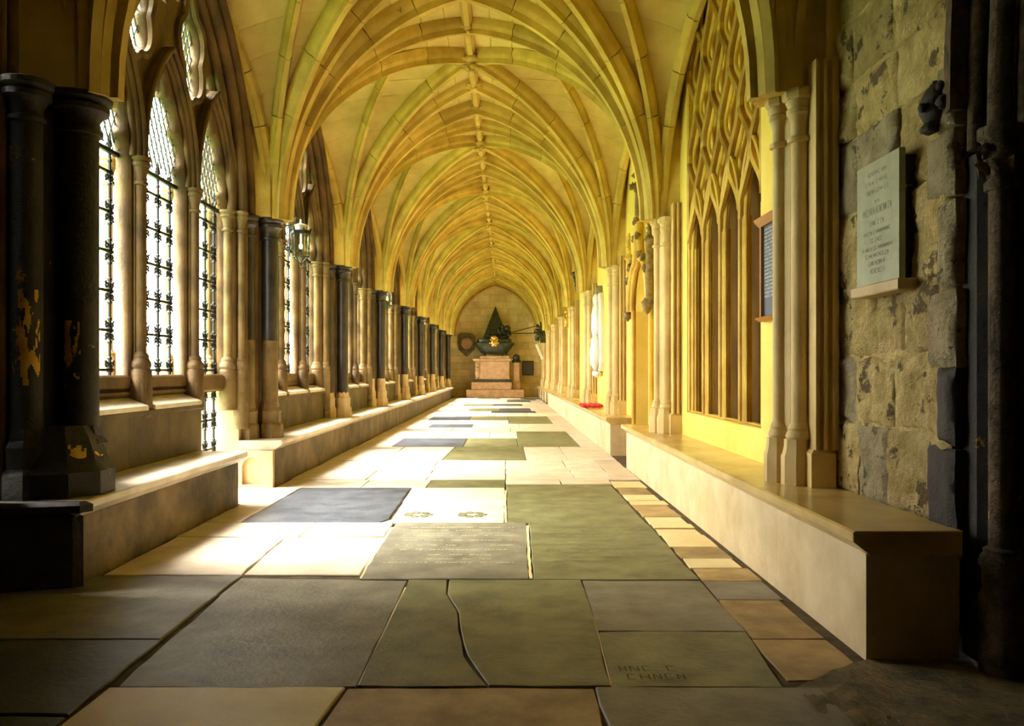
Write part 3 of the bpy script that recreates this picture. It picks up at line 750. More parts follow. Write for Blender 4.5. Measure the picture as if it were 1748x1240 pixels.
# --- tracery
TW = (TY1-TY0)/4
bt = empty('blind_tracery', (1.90, (TY0+TY1)/2, .78)); tag(bt, 'tall ochre blind window with four lancets under net-like flowing tracery', 'tracery')
ty = (TY0+TY1)/2
def t_local(p): return (p[0], p[1]-.78)
hol = []
for i in range(4):
    c = -TW*1.5+TW*i; a = arch_pts(c, 2.42, TW/2-.065, .50, 12); hol.append([t_local(p) for p in [(c-TW/2+.065, .80)] + a + [(c+TW/2-.065, .80)]])
PER = .86
cells = []
for j in range(9):                            # columns of net cells, half a light apart
    cy = -TW*2+TW/2*j
    for n_ in range(-1, 5):
        cz = 2.93+(0 if j % 2 == 0 else PER/2)+PER*n_
        lo = cz-PER/2
        if j % 2 == 0 and lo < 2.4: continue
        if j % 2 == 1 and lo < 2.9: continue
        if cz > 4.75: continue
        cells.append((cy, cz, j))
rolls = G()
def cellpts(cy, cz, aw, ah, n=20):
    L_ = []
    for i in range(n): 
        t = -1+2*i/n; L_.append((cy+aw*(.5+.5*cos(PI*t)), cz+ah*t))
    for i in range(n):
        t = 1-2*i/n; L_.append((cy-aw*(.5+.5*cos(PI*t)), cz+ah*t))
    return L_
YM = TW*2-.02
def clampy(p): return (max(-YM, min(YM, p[0])), p[1])
for (cy, cz, j) in cells:
    inner = [(cy+.0, cz)] ; pts = []
    n = 48
    for i in range(n):                        # foiled inner opening: pointed quatrefoil
        t = 2*PI*i/n; aw_ = .5+.5*cos(PI*sin(t)*.86)
        r_ = cellpts(0, 0, TW/2-.045, PER/2-.07, 24)[i]
        d = .040*(1-abs(sin(PI*(i/n*4)+PI/2*1.0)))
        pts.append((cy+r_[0]*.90-math.copysign(min(d, abs(r_[0])), r_[0]), cz+r_[1]*.94))
    if j == 0: pts = [(max(p[0], -TW*2+.035), p[1]) for p in pts]
    if j == 8: pts = [(min(p[0], TW*2-.035), p[1]) for p in pts]
    hol.append([t_local(p) for p in pts])
    ring = [clampy(p) for p in cellpts(cy, cz, TW/2, PER/2)]
    for rr, off in ((.032, 0.),):
        rolls.sweep([(-.015, p[0], p[1]-.78) for p in ring], [(rr*cos(2*PI*i/6), rr*1.0*sin(2*PI*i/6)) for i in range(6)], up=(1, 0, 0), closed=True)
outl = [t_local(p) for p in [(-TW*2, .78), (TW*2, .78), (TW*2, 4.9), (-TW*2, 4.9)]]
tp = plate('tracery_net', [outl] + hol, .030, .010, M_ochre2, .02); mesh_obj('tracery_net', tp, bt)
rolls.build('net_rib', M_ochre2, bt, 50)
for i in range(5):
    y = -TW*2+TW*i; g = G(); e_ = 0 if 0 < i < 4 else (.03 if i == 0 else -.03)
    for (x, dy, r) in ((-.015, 0, .020), (.012, -.036, .014), (.012, .036, .014), (.035, -.055, .010), (.035, .055, .010)):
        g.lathe([(r, .02), (r, 1.66)], x, y+dy+e_, 8)
    g.prism([(-.01, -.02), (-.01, .02), (.02, .05), (.06, .06), (.06, -.06), (.02, -.05)], 0.0, 1.66)
    for v in range(len(g.v)-12, len(g.v)): g.v[v] = (g.v[v][0], g.v[v][1]+y+e_, g.v[v][2])
    g.build('mullion', M_ochre2, bt, 50)
g = G()
for i in range(4):
    c = -TW*1.5+TW*i
    for (x, hw, r, rs_) in ((-.015, TW/2-.008, .020, .60), (.012, TW/2-.040, .014, .55), (.035, TW/2-.058, .010, .51)):
        g.sweep([(x, p[0], p[1]-.78) for p in arch_pts(c, 2.42, hw, rs_, 10)], [(r*cos(2*PI*a/6), r*sin(2*PI*a/6)) for a in range(6)], up=(1, 0, 0))
g.build('lancet_moulding', M_ochre2, bt, 50)
# --- rubble wall near the camera
rub = empty('rubble', parent=wr)
g = G(); g.box(1.93, 2.6, 3.62, 4.9, 0, 5.95); g.build('rubble_core', M_rub2, wr)
bpy.data.objects.remove(rub)
def rough_stone(y0, y1, z0, z1, xf, xb, mat, nm='stone', amp=.03, seed=0, n=9):
    ny = max(3, int((y1-y0)/.026)); nz = max(3, int((z1-z0)/.026)); vs = []; fs = []
    for j in range(nz+1):
        for i in range(ny+1):
            u, v = i/ny, j/nz; y = y0+(y1-y0)*u; z = z0+(z1-z0)*v
            e = min(u, 1-u)*(y1-y0); e2 = min(v, 1-v)*(z1-z0); em = min(e, e2)
            rd = .018*max(0, 1-em/.03)**2
            q = Vector((y*3+seed, z*3, seed*1.7)); nz_ = noise.noise(q)*.7+noise.noise(q*3.1)*.55+noise.noise(q*8)*.45
            jy = noise.noise(Vector((z*6, seed, y)))*.018*(1 if e < .01 else 0)
            jz = noise.noise(Vector((y*6, seed+9, z)))*.018*(1 if e2 < .01 else 0)
            vs.append((xf+rd-amp*nz_, y+jy, z+jz))
    W1 = ny+1
    for j in range(nz):
        for i in range(ny): fs.append((j*W1+i, j*W1+i+1, (j+1)*W1+i+1, (j+1)*W1+i))
    rim = [i for i in range(W1)] + [j*W1+ny for j in range(1, nz+1)] + [nz*W1+i for i in range(ny-1, -1, -1)] + [j*W1 for j in range(nz-1, 0, -1)]
    base = len(vs); vs += [(xb, vs[i][1], vs[i][2]) for i in rim]; n_ = len(rim)
    for i in range(n_): fs.append((rim[i], rim[(i+1) % n_], base+(i+1) % n_, base+i))
    fs.append(tuple(base+i for i in range(n_)))
    g = G(); g.add(vs, fs); return g.build(nm, mat, wr, 60)
zc = .52; sd_i = 0
for hgt in (.40, .36, .33, .46, .42, .30, .36, .44, .34, .40, .38, .40):
    y = 3.60
    while y < 4.86:
        wd = min(R.uniform(.28, .62), 4.87-y)
        if 4.87-(y+wd) < .15: wd = 4.87-y
        rough_stone(y+.006, y+wd-.006, zc+.006, zc+hgt-.006, 1.905+R.uniform(-.006, .012), 2.1, R.choice([M_rub1, M_rub1, M_rub2, M_rub1, M_rub1, M_grey]), amp=R.uniform(.012, .034), seed=sd_i*3.7)
        y += wd; sd_i += 1
    zc += hgt
# squared grey quoins beside the doorway
z = .50
for i in range(14):
    h_ = R.uniform(.26, .42); d_ = .12 if i % 2 else .2
    rough_stone(3.56, 3.58+d_, z+.005, z+h_-.005, 1.885, 2.05, R.choice([M_grey, M_grey, M_rub1]) if z > .95 else M_black, 'quoin', .008, i*5.1); z += h_
    if z > 5.4: break
# --- near right doorway: jamb shafts with shade put into their dark colour, capital, arch mouldings
wr_g = G(); wr_g.box(2.35, 2.6, -2.7, 3.62, 0, 5.95); wr_g.box(2.22, 2.6, 3.2, 3.60, 0, 5.95); wr_g.build('blank_bay', M_black, wr)  # closing wall, black to keep light down in the near bay
jm = empty('doorway_jamb', (1.98, 3.45, 0)); tag(jm, 'dark weathered doorway jamb of slender shafts at the right edge, leaf capital', 'doorway')
def jsh(dx, dy, r, zb, zt, mat=M_black, base=True):
    g = G(); g.lathe([(r, zb), (r, zt)], dx, dy, 14); g.build('shaft', mat, jm, 40)
    if base:
        g = G(); g.lathe([(r*1.7, 0), (r*1.7, .30), (r*1.45, .33), (r*1.45, .40), (r*1.75, .43), (r*1.6, .46), (r*1.35, .475), (r*1.4, .49), (r, .50)], dx, dy, 12); g.build('base', mat, jm, 40)
    g = G(); g.lathe([(r*1.3, zt-.03), (r*1.35, zt), (r*1.0, zt+.02), (r*1.2, zt+.06)], dx, dy, 14)
    for a_ in range(7):
        a = 2*PI*a_/7
        for zz_ in (.06, .13): g.ball((dx+r*1.35*cos(a+zz_*5), dy+r*1.35*sin(a+zz_*5), zt+zz_), r*.55, 6, 5, 1, 1, 1.1, .9)
    g.lathe([(r*1.1, zt+.02), (r*1.5, zt+.17), (r*1.8, zt+.18), (r*1.8, zt+.22)], dx, dy, 12); g.build('capital', M_black if mat == M_black else mat, jm, 60)
M_jamb = stone('sooty_jamb', (.05, .035, .018), (.24, .17, .08), 8., .75, 1.0, 25, c3=(.50, .28, .04), t3=.63, s3=5, bs=.04)  # dark tone carries the shade of the near jamb, with ochre flecks
jsh(.0, -.10, .050, .48, 1.95, M_jamb); jsh(.14, -.22, .055, .48, 1.95, M_black); jsh(.26, -.36, .055, .48, 1.95)
g = G(); g.prism([(-.03, .14), (-.035, .02), (.02, -.03), (.05, -.12), (.12, -.14), (.17, -.26), (.24, -.28), (.3, -.6), (.5, -.6), (.5, .14)], 0, 2.10); g.build('moulded_jamb', M_black, jm)
for (dx, dy, r, sw) in ((-.02, .05, .035, 1.0), (.0, -.08, .045, 1.02), (.06, -.15, .03, 1.0), (.14, -.24, .05, 1.0), (.26, -.38, .05, 1)):
    g = G(); g.sweep([(dx, dy-.55*(1-cos(t*PI/26))*1.6, 2.12+2.4*sin(t*PI/26)) for t in range(12)], [(r*cos(2*PI*a/10), r*sin(2*PI*a/10)) for a in range(10)], up=(1, 0, 0)); g.build('arch_moulding', M_jamb if dx < .1 else M_black, jm, 50)
g = G(); g.sweep([(-.06, .12-.55*(1-cos(t*PI/26))*1.6, 2.30+2.4*sin(t*PI/26)) for t in range(12)], [(-.06, -.05), (.05, -.05), (.05, .05), (-.03, .06)], up=(1, 0, 0)); g.build('hood_mould', M_jamb, jm, 30)
g = G(); g.ball((-.09, .24, 2.36), .085, 14, 10, .8, .85, 1.15, .12); g.ball((-.16, .22, 2.35), .022, 6, 5); g.ball((-.11, .24, 2.27), .05, 8, 6, 1, 1, .6, .5)
for a in range(6): g.ball((-.08+.02*cos(a), .24+.08*cos(a*1.1), 2.40+.06*sin(a*1.3)), .032, 8, 6, 1, 1, 1, .3)
g.build('head_stop', M_black, jm, 180)

# --- right benches
bench('stone_bench', 3.52, 10.5, 1.90, 1.51, 1.45, .535, M_bench, M_btop, 'long smooth stone bench along the near right wall, foreground corner in shadow', n=6)
bench('stone_bench', 12.04, 29.55, 1.90, 1.50, 1.44, .535, M_bench, M_btop, 'far right stone bench beyond the doorway, with the red poppies on it', n=10)
E = empty('stone_bench', (1.68, 34.4, 0)); tag(E, 'farthest right stone bench, open below between block supports', 'bench')
g = G(); g.prism([(-.24, .44), (-.24, .50), (-.22, .53), (.22, .53), (.22, .43), (-.16, .43)], -4.75, 4.7, xz, .005, .005); g.build('seat_slab', M_btop, E)
for i in range(5):
    g = G(); yy = -4.6+2.25*i; g.prism([(yy-.22, 0), (yy+.22, 0), (yy+.22, .2), (yy+.30, .43), (yy-.30, .43), (yy-.22, .2)], -.17, .2, yz, .01, .01); g.build('support', M_bench, E)

# --- right wall shafts
rlab = ['pair of pale shafts with a moulded pilaster, next to the rubble wall', 'second pair of pale wall shafts, beside the ochre doorway', 'wall shafts beyond the doorway, beside the red poppies', 'wall shafts just past the white marble memorial',
        'fifth wall shaft cluster from the camera on the right', 'sixth wall shaft cluster from the camera on the right', 'seventh wall shaft cluster from the camera on the right', 'eighth wall shaft cluster on the right', 'last wall shaft cluster against the end wall on the right']
mats_r = stone('wall_shaft_stone', (.52, .37, .13), (.74, .56, .24), 2., .6, .10, 60, bs=.004)
pil_prof = [(-.0, -.09), (.0, -.05), (-.02, -.035), (-.045, -.02), (-.045, .0), (-.02, .015), (-.05, .03), (-.07, .05), (-.05, .075), (.12, .09), (.12, -.09)]
def wall_shafts(k):
    y = Y0+B*k; E = empty('wall_shafts', (1.72, y, .53))
    for (dx, dy, r, m) in ((-.060, .03, .044, 1), (.012, -.10, .050, 1), (.012, .17, .050, 1)):
        g = G(); br = r*1.65; z1 = ZS-.53
        g.lathe([(br*1.12, 0), (br*1.12, .17), (br*1.0, .19), (br*.90, .23), (br*.90, .27)], dx-.015, dy, 8, PI/8)
        g.lathe([(br*.9, .27), (br*.98, .285), (br*.93, .305), (br*.80, .32), (br*.83, .335), (r, .37)], dx, dy, 14); g.build('base', mats_r, E, 30)
        g = G(); g.lathe([(r, .35), (r, z1-.10)], dx, dy, 18); g.build('shaft', mats_r, E, 40)
        g = G(); g.lathe([(r, z1-.31), (r*1.42, z1-.305), (r*1.42, z1-.28), (r*1.02, z1-.27), (r*1.05, z1-.19), (r*1.30, z1-.15), (r*1.5, z1-.14), (r*1.5, z1-.115), (r*1.3, z1-.105), (r*1.6, z1-.075), (r*1.6, z1-.06)], dx, dy, 16); g.lathe([(r*1.75, z1-.062), (r*2.0, z1-.05), (r*2.05, z1-.012), (r*1.95, z1)], dx, dy, 8, PI/8); g.build('capital', mats_r, E, 28)
    for s_ in (-1, 1):
        g = G(); yc_ = -.17 if s_ < 0 else .24
        yn = yc_-.10*(1 if s_ < 0 else -1); fl = [(.045, 0), (.055, .0), (.065, .03), (.085, .03), (.090, -.012), (.105, -.012), (.112, .02), (.128, .025), (.135, -.012), (.150, -.012), (.158, .01), (.18, .01)]
        pf = [(a, yn+(b if s_ < 0 else -b)) for a, b in fl]
        g.prism([(.045, yc_+.06*(1 if s_ < 0 else -1))]+pf+[(.18, yc_+.06*(1 if s_ < 0 else -1))], .22, ZS-.53+.13); g.prism([(.02, yc_-.10), (.02, yc_+.10), (.16, yc_+.10), (.16, yc_-.10)], 0, .18, c=.0); g.prism([(.02, yc_-.10), (.02, yc_+.10), (.16, yc_+.10), (.16, yc_-.10)], .18, .23, c=.03)
        g.build('pilaster', mats_r, E)
    g = G(); g.prism([(-.03, -.06), (-.06, .0), (-.03, .12), (.16, .2), (.16, -.2)], 0, ZS-.53); g.build('core', mats_r, E)
    tag(E, rlab[k], 'wall shafts', 'clusters of wall shafts on the right'); return E
for k in range(NP): wall_shafts(k)

# ------------------------------------------------------------------ end wall
we = struct(empty('wall_end'))
g = G(); g.box(-3.4, 2.6, YEND+.04, YEND+.5, -.2, 5.95); g.build('wall_core', M_earth, we)
M_end = stone('end_wall_block', (.70, .55, .20), (.93, .80, .42), 1.5, .85, .2, 20, ioi=.10)
z = 0
for r_ in range(18):
    h_ = .32; x = -2.7 - (.3 if r_ % 2 else 0)
    while x < 2.0:
        wd = R.uniform(.5, .8); g = G(); g.box(x+.003, x+wd-.003, YEND, YEND+.1, z+.003, z+h_-.003, .004); g.build('stone', M_end, we); x += wd
    z += h_
# end arch moulding
g = G()
for (a_, x_) in ((2.03, .09), (1.90, .06)):
    g.sweep([(XC+p[0], YEND-.06, p[1]) for p in arch_pts(0, ZS, a_, 2.5*a_/2.03, 18)], [(x_*cos(2*PI*i/8), x_*sin(2*PI*i/8)) for i in range(8)], up=(0, 1, 0))
g.build('wall_arch', M_rib, we, 50)

# ------------------------------------------------------------------ monument
def at(px, Y): return (px-863)*Y/1435
def zt_(py, Y): return 1.2+(634-py)*Y/1435
YM_ = 38.6
mo = empty('monument', (-.45, YM_, 0)); tag(mo, 'large wall monument with black obelisk, dark sarcophagus and tan pedestal at the end wall', 'monument')
g = G(); g.box(-1.33, 1.28, -.55, .95, 0, .36, .02); g.build('step', M_tan, mo)
g = G(); g.box(-1.10, .72, -.40, .95, .36, .70, .02); g.build('upper_step', M_tan, mo)
g = G(); g.box(-1.03, .72, -.33, .95, .70, .82, .01); g.build('black_band', M_mdark, mo)
g = G(); g.box(-.93, .62, -.25, .95, .82, 1.66, .015); g.box(-.90, -.74, -.29, -.24, .86, 1.62, .01)
for i in range(6): g.ball((-.82, -.29, .95+.12*i), .06, 6, 5, 1, .6, 1, .8)
g.prism([(-1.0, 1.66), (-1.04, 1.72), (-1.04, 1.77), (.72, 1.77), (.72, 1.72), (.68, 1.66)], -.32, .95, xz, .01, .01); g.box(-.72, .62, -.22, .9, 1.77, 1.90, .01); g.build('pedestal', M_tan, mo)
g = G()
for x_ in (-.55, .42):
    g = G(); g.ball((x_, -.1, 1.96), .09, 8, 6, 1, 1, 1, .5); g.build('claw_foot', M_mdark, mo, 180)
g = G()
pr = [(.50, 2.0), (.62, 2.05), (.95, 2.45), (.93, 2.50), (.80, 2.54), (.80, 2.66), (.72, 2.70)]
for a, b in zip(pr, pr[1:]): pass
vs = []; fs = []
for r_, z_ in pr:
    rx, ry = r_, r_*.5
    for i in range(24):
        t = 2*PI*i/24; c_, s_ = cos(t), sin(t); vs.append((-.07+rx*math.copysign(abs(c_)**.5, c_), .2+ry*math.copysign(abs(s_)**.5, s_), z_))
for k in range(len(pr)-1):
    for i in range(24): fs.append((k*24+i, k*24+(i+1) % 24, (k+1)*24+(i+1) % 24, (k+1)*24+i))
fs.append(tuple(range(24))); fs.append(tuple((len(pr)-1)*24+i for i in range(24)))
g.add(vs, fs); g.build('sarcophagus', M_mdark, mo, 40)
g = G(); g.lathe([(1.0, 2.62), (.98, 2.70), (.02, 4.22)], -.02, 0, 4, PI/4, .86, .30)
g.v = [(a+.0, b+.65, c) for a, b, c in g.v]; g.build('obelisk', M_mdark, mo)
g = G()
for i in range(16): g.ball((.05+R.uniform(0, .55), .18+R.uniform(-.08, .08), 2.75+R.uniform(0, .45)), R.uniform(.06, .13), 8, 6, 1, 1, 1, .7)
for i in range(8): g.ball((-.45+i*.06, .15, 2.74+R.uniform(0, .1)), .07, 7, 5, 1, 1, 1, .7)
g.ball((.30, .12, 3.25), .10, 8, 7, .9, .9, 1.1, .2); g.build('carved_trophy', M_mdark, mo, 180)
g = G(); g.ball((-.07, -.22, 2.50), .19, 12, 8, 1, .5, 1.0, .25); g.ball((-.07, -.25, 2.72), .17, 10, 8, 1, .5, .6, .3)
for i in range(7): g.ball((-.07+.2*sin(i*.9), -.24, 2.52+.18*cos(i*.9)), .05, 6, 5)
g.build('gilded_badge', M_brass, mo, 180)
sp = empty('urn_monument', (.50, 38.7, 0)); tag(sp, 'narrow tan pillar with urn-like top beside the large monument', 'monument')
g = G(); g.box(-.16, .16, -.16, .16, .36, .66); g.box(-.12, .12, -.12, .12, .66, 1.60, .01); g.build('pillar', M_tan, sp)
g = G(); g.lathe([(.12, 1.58), (.20, 1.62), (.21, 1.68), (.14, 1.72), (.18, 1.82), (.14, 1.92), (.05, 1.98)], 0, 0, 16); g.build('urn', M_mdark, sp, 60)
# cartouche
ca = empty('cartouche', (-1.83, YEND-.04, 2.5)); tag(ca, 'shield-shaped carved cartouche hung on the end wall, left of the obelisk', 'cartouche')
g = G(); out = [(0, -.62), (-.16, -.48), (-.36, -.28), (-.42, .05), (-.40, .36), (-.28, .46), (0, .50), (.28, .46), (.40, .36), (.42, .05), (.36, -.28), (.16, -.48)]
g.prism(out, -.10, .02, xz, 0, .03)
for i in range(26):
    t = 2*PI*i/26; a = Vector((.34*cos(t), .36*sin(t)-.02)); g.ball((a.x, -.11, a.y-.02), .06, 7, 5, 1, .8, 1, .8)
for i in range(5): g.ball((0, -.11, -.35-.05*i), .06-.006*i, 7, 5, 1, 1, 1, .6)
g.build('scrollwork', stone('bronze_stone', (.14, .12, .05), (.30, .26, .12), 9, .5, .3, 30, obj=True), ca, 180)
g = G(); g.ball((0, -.10, 0), .25, 18, 10, 1, .18, 1.05); g.build('oval_panel', M_tan, ca, 180)
# small dark tablet
tb = empty('wall_tablet', (at(901, YEND), YEND-.02, 1.34)); tag(tb, 'small square dark tablet low on the end wall, right of the monument', 'tablet')
g = G(); g.box(-.27, .27, -.05, .02, -.34, .34, .01); g.build('frame', M_mdark, tb); g = G(); g.box(-.22, .22, -.06, -.04, -.29, .29, .005)
g.build('panel', plain('lead_grey', (.10, .10, .10), .5), tb)
# stay wires + dark wall bracket at the far right
g = G(); g.tube([(-.02+.15, 38.9, zt_(569, 38.9)), (1.45, 37.6, zt_(556, 37.6))], .018, 6); g.tube([(.13, 38.9, zt_(570, 38.9)), (1.45, 37.6, zt_(569, 37.6))], .02, 6)
o = g.build('stay_rods', M_iron); tag(o, 'two thin dark iron rods running from the obelisk to the right wall', 'rod')
sm = empty('scroll_memorial', (1.38, 35.5, 1.7)); tag(sm, 'tilted white scroll with carved crest near the end of the right wall', 'memorial')
g = G(); g.prism([(-.13, .62), (-.03, .66), (.20, .10), (.12, .02)], -.05, .05, xz, .01, .01); g.lathe([(.06, 0), (.06, .12)], .17, 0, 10); g.build('scroll', M_marble, sm)
g = G()
for i in range(9): g.ball((.05+R.uniform(-.12, .12), 0, .85+i*.07), R.uniform(.07, .11), 8, 6, 1, 1, 1, .7)
g.box(.08, .5, .0, .12, .7, 1.6, .02); g.build('crest', M_mdark, sm, 60)
# small carved stuff on the right wall
def crest(y, z, s, lab, mat=M_tan, x=1.82):
    g = G()
    for i in range(10): g.ball((R.uniform(-.03, .03)*s, R.uniform(-.1, .1)*s, R.uniform(-.22, .22)*s), R.uniform(.05, .09)*s, 8, 6, 1, 1, 1, .7)
    g.prism([(-.14*s, -.22*s), (.14*s, -.22*s), (.12*s, .2*s), (0, .3*s), (-.12*s, .2*s)], .0, .08, yz)
    o = g.build('carved_crest', mat, None, 60, (x, y, z)); tag(o, lab, 'carving'); return o
crest(20.3, zt_(478, 20.3), 1.1, 'dark carved head high on the right wall above the white memorial', M_mdark, 1.74)
crest(25.0, zt_(545, 25), .9, 'small gilt crest on the right wall, mid height, beyond the white memorial', M_brass)
crest(33.5, zt_(540, 33.5), 1.6, 'gilded carved crest near the far end of the right wall', M_brass, 1.7)

M_crock = stone('crocket_brown', (.16, .10, .03), (.34, .23, .07), 12., .7, .4, 40)
# ------------------------------------------------------------------ doorway ogee hood (right)
oh = empty('ogee_hood', (1.84, (DY0+DY1)/2, 2.05)); tag(oh, 'ogee door hood with finial and crockets over the ochre doorway', 'door hood')
def ogee(hw, n=14, h=.62):
    L_ = arch_pts(0, 0, hw, h, n); L_ = L_[:n-2]
    x0, z0 = L_[-1]
    for i in range(1, 9):
        t = i/8; L_.append((x0*(1-t)**1.6, z0+(1.28-z0)*(t**.9)))
    return L_ + [(-p[0], p[1]) for p in L_[-2::-1]]
for (hw, x, r) in ((.72, -.03, .035), (.80, -.06, .045)):
    g = G(); g.sweep([(x, p[0], p[1]) for p in ogee(hw)], [(r*cos(2*PI*i/8), r*sin(2*PI*i/8)) for i in range(8)], up=(1, 0, 0)); g.build('hood_roll', M_ochre2, oh, 50)
for s_ in (-1, 1):
    g = G(); g.lathe([(.035, -2.05+.0), (.035, .02)], -.01, s_*.72, 10); g.build('jamb_roll', M_ochre2, oh, 40)
    g = G(); g.ball((-.07, s_*.84, -.03), .075, 10, 8, 1, 1, 1.15, .6); g.build('head_stop', M_crock, oh, 180)
    g = G(); g.lathe([(.05, 0), (.05, .75), (.08, .78), (.03, .85), (.01, 1.15)], -.05, s_*.86, 8)
    for i in range(5): g.ball((-.06, s_*.86-.03, .8+.07*i), .03, 6, 5, 1, 1, 1, .6); g.ball((-.06, s_*.86+.03, .8+.07*i), .03, 6, 5, 1, 1, 1, .6)
    g.build('pinnacle', M_crock if s_ < 0 else M_ochre2, oh, 60)
    pp = ogee(.84)
    for i in (5, 8, 11, 14, 17):
        p = pp[i] if s_ < 0 else (-pp[i][0], pp[i][1])
        g = G(); g.ball((-.08, p[0]*1.06, p[1]+.05), .045, 7, 6, 1, 1, 1, .8); g.ball((-.10, p[0]*1.14, p[1]+.02), .03, 6, 5, 1, 1, 1, .8); g.build('crocket', M_crock, oh, 180)
g = G(); g.lathe([(.045, 1.1), (.04, 1.55), (.06, 1.57), (.03, 1.62), (.03, 1.75)], -.06, 0, 8)
for i in range(4):
    a = PI/2*i; g.ball((-.06+.07*cos(a), .07*sin(a), 1.64), .055, 7, 6, 1, 1, .8, .8)
    g.ball((-.06+.04*cos(a), .04*sin(a), 1.78), .04, 7, 6, 1, 1, .8, .8)
g.ball((-.06, 0, 1.86), .045, 8, 6, 1, 1, 1.3, .4); g.build('finial', M_crock, oh, 60)

# ------------------------------------------------------------------ plaque, notice board, marble memorial, poppies
pq = empty('wall_plaque', (1.84, 4.165, 1.58)); tag(pq, 'tall green-grey slate plaque with faint cut lettering on the rubble wall', 'plaque')
g = G(); g.box(0, .03, -.235, .235, .055, .67, .003); g.build('slate', M_plaque, pq)
g = G(); g.box(-.02, .10, -.265, .265, .0, .055, .006); g.build('ledge', M_pale, pq)
g = G(); g.box(.03, .12, -.22, .24, .06, .64, .004); g.build('backing', M_black, pq)  # black block stands for the shaded side of the slate
g = G()
def strokes(g, x, y, z, wd, hh, th=.003):
    def bar(a, b):
        a = Vector(a); b = Vector(b); d = (b-a).normalized(); n_ = Vector((-d.y, d.x))*th/2
        g.add([(x, p.x, p.y) for p in (a-n_, b-n_, b+n_, a+n_)], [(0, 1, 2, 3)])
    t = R.randrange(5); bar((y, z), (y, z+hh))
    if t in (0, 3): bar((y, z+hh), (y-wd, z+hh)); bar((y, z), (y-wd, z))
    if t in (1, 2): bar((y-wd, z), (y-wd, z+hh)); bar((y, z+hh/2), (y-wd, z+hh/2))
    if t == 4: bar((y, z+hh), (y-wd, z)); bar((y-wd, z), (y-wd, z+hh))
for (z, half, hh) in ((.60, .10, .018), (.555, .12, .018), (.51, .12, .018), (.455, .02, .02), (.405, .16, .034), (.35, .08, .022), (.305, .15, .018), (.265, .07, .018), (.225, .16, .018), (.19, .13, .018), (.15, .09, .022), (.11, .07, .022)):
    y = half
    while y > -half: strokes(g, -.0008, y, z, .011, hh); y -= .011+.009+(.012 if R.random() < .2 else 0)
o = g.build('cut_lettering', plain('shadowed_letter_cut', (.15, .16, .08), .8), pq); o['kind'] = 'stuff'
nb_ = empty('notice_board', (1.835, 5.74, 1.55)); tag(nb_, 'framed dark notice board with white print behind the first wall shafts', 'notice board')
g = G(); g.box(-.01, .02, -.21, .21, .03, .67, .003); g.build('panel', M_board, nb_)
g = G(); g.box(-.03, .02, -.235, -.205, .0, .70); g.box(-.03, .02, .205, .235, .0, .70); g.prism([(-.03, 0), (.02, 0), (.02, .03), (-.05, .03), (-.06, .02)], -.25, .25, xz); g.prism([(-.03, .67), (-.06, .70), (-.07, .72), (.02, .72), (.02, .67)], -.25, .25, xz); g.build('frame', M_wood, nb_)
g = G()
for i in range(19):
    z = .635-.026*i; y = .18
    while y > -.16: strokes(g, -.0115, y, z, .009, .014, .003); y -= .017+(.012 if R.random() < .2 else 0)
o = g.build('printed_lines', M_ink, nb_); o['kind'] = 'stuff'
mm = empty('marble_memorial', (1.83, 16.2, 1.2)); tag(mm, 'tall white marble memorial with draped urn, hung on the right wall above the poppies', 'memorial')
g = G(); g.prism([(-.42, .16), (-.30, .0), (.30, 0), (.42, .16), (.46, .7), (.40, 1.0), (.34, 1.35), (.20, 1.5), (-.20, 1.5), (-.34, 1.35), (-.40, 1.0), (-.46, .7)], -.06, .04, yz, 0, .02); g.build('tablet', M_marble, mm)
g = G(); g.ball((-.08, 0, .38), .36, 14, 10, .35, .95, 1.0, .25); g.ball((-.07, .03, .95), .26, 12, 10, .4, .9, 1.5, .35); g.ball((-.08, 0, 1.38), .12, 10, 8, .6, 1, 1.1, .2); g.build('draped_figure', M_marble, mm, 180)
g = G(); g.ball((-.06, 0, -.05), .10, 9, 7, 1, 1.5, .7, .4); g.build('corbel', M_marble, mm, 180)
g = G(); g.box(-.10, .02, -.10, .10, 1.5, 1.64, .01); g.build('cap_block', M_grey, mm)
for i in range(4):
    yy = 15.1+.215*i
    g = G()
    for k in range(9):
        a = 2*PI*k/9; g.ball((1.56+.16*cos(a), yy+.075*sin(a), .575), .036, 7, 5, 1, 1, .9, .4)
    o = g.build('poppy_wreath', M_red, None, 180); tag(o, 'red poppy wreath on the far right bench, %s of four in the row' % ['nearest', 'second', 'third', 'farthest'][i], 'wreath', 'poppy wreaths on the bench')

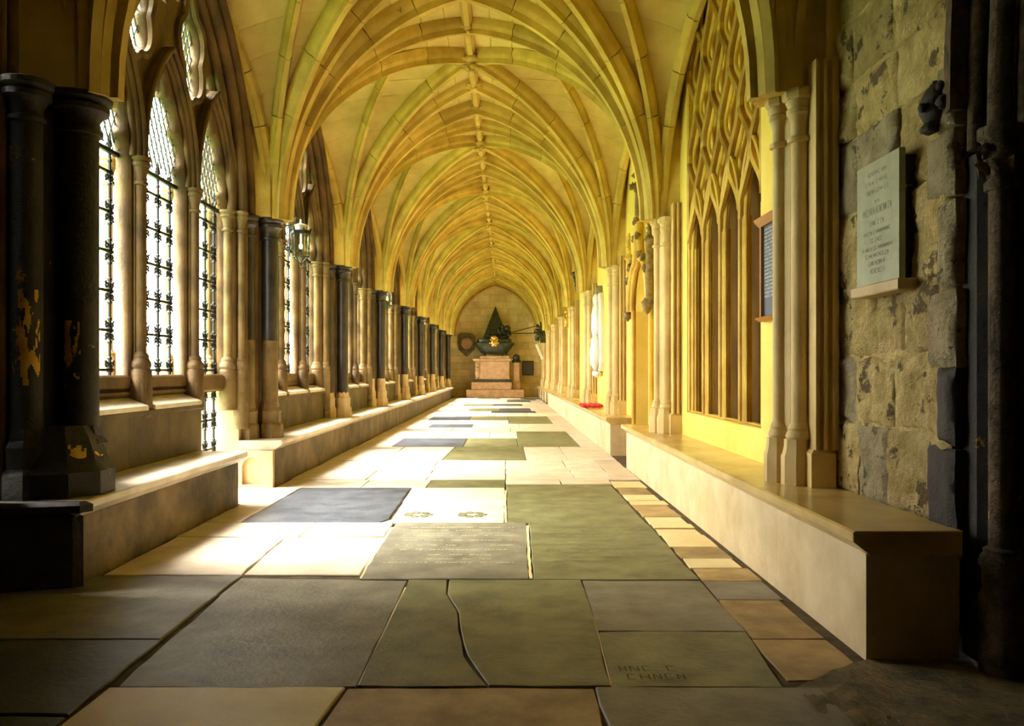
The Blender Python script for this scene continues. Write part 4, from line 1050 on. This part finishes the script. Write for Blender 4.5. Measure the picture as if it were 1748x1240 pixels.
# ------------------------------------------------------------------ lanterns
llab = ['nearest black hexagonal lantern with pointed base, before the second window', 'second black hexagonal lantern, farther down the left arcade', 'farthest small black lantern on the left arcade']
def lantern():
    E = empty('lantern', (-2.72, 11.17, 2.72)); r = .115; H_ = .30
    g = G(); g.lathe([(.125, H_), (.135, H_+.01), (.135, H_+.04), (.115, H_+.05)], 0, 0, 6); 
    for k in range(6):
        a = PI/3*k; g.ball((.13*cos(a), .13*sin(a), H_+.06), .016, 6, 5)
    g.build('cornice', M_iron, E)
    g = G(); g.lathe([(.075, H_+.05), (.075, H_+.11), (.09, H_+.12), (.05, H_+.135), (.015, H_+.14), (.012, H_+.20)], 0, 0, 12); g.build('vent_cap', M_marble, E, 40)
    g = G()
    for k in range(6):
        a = PI/3*k; g.tube([(r*cos(a), r*sin(a), H_), (r*.92*cos(a), r*.92*sin(a), 0), (0, 0, -.10)], .007, 5)
        b = PI/3*(k+1); g.tube([(r*.92*cos(a), r*.92*sin(a), 0), (r*.92*cos(b), r*.92*sin(b), 0)], .007, 5)
    g.ball((0, 0, -.11), .014, 6, 5); g.build('frame_bars', M_iron, E)
    g = G(); g.lathe([(.002, -.098), (r*.90, 0), (r*.97, H_)], 0, 0, 6); g.f = g.f[:-1]; g.build('glass', M_lglass, E)
    g = G(); g.ball((0, 0, .14), .028, 10, 8, 1, 1, 1.4); g.lathe([(.012, .18), (.012, H_)], 0, 0, 8); g.build('bulb', M_bulb, E, 180)
    g = G(); g.tube([(-.14, 0, .42), (-.06, 0, .52), (0, 0, .50), (0, 0, .42)], .009, 6); g.tube([(-.15, 0, .06), (-.11, 0, .14)], .008, 6); g.tube([(-.15, 0, .0), (-.15, 0, .50)], .009, 6); g.tube([(-.15, -.0, .1), (-.40, -.0, .1)], .010, 6); g.tube([(-.15, 0, .42), (-.42, 0, .42)], .01, 6); g.build('bracket', M_iron, E)
    return E
L0 = lantern(); tag(L0, llab[0], 'lantern', 'lanterns along the left arcade')
for i, yy in enumerate((19.33, 27.49)):
    c = copy_tree(L0, (-2.72, yy, 2.72)); c['label'] = llab[i+1]

# ------------------------------------------------------------------ outside
o = G(); o.prism([(-.14, 0), (.14, 0), (.14, .5), (.10, .56), (0, .59), (-.10, .56), (-.14, .5)], -.05, .05, xz, .01, .01); o = o.build('headstone', M_grey, None, None, (-6.3, 13.0, -.06)); o.scale = (2, 1, 2.2); tag(o, 'pale rounded stone standing on the lawn outside the near window', 'stone')
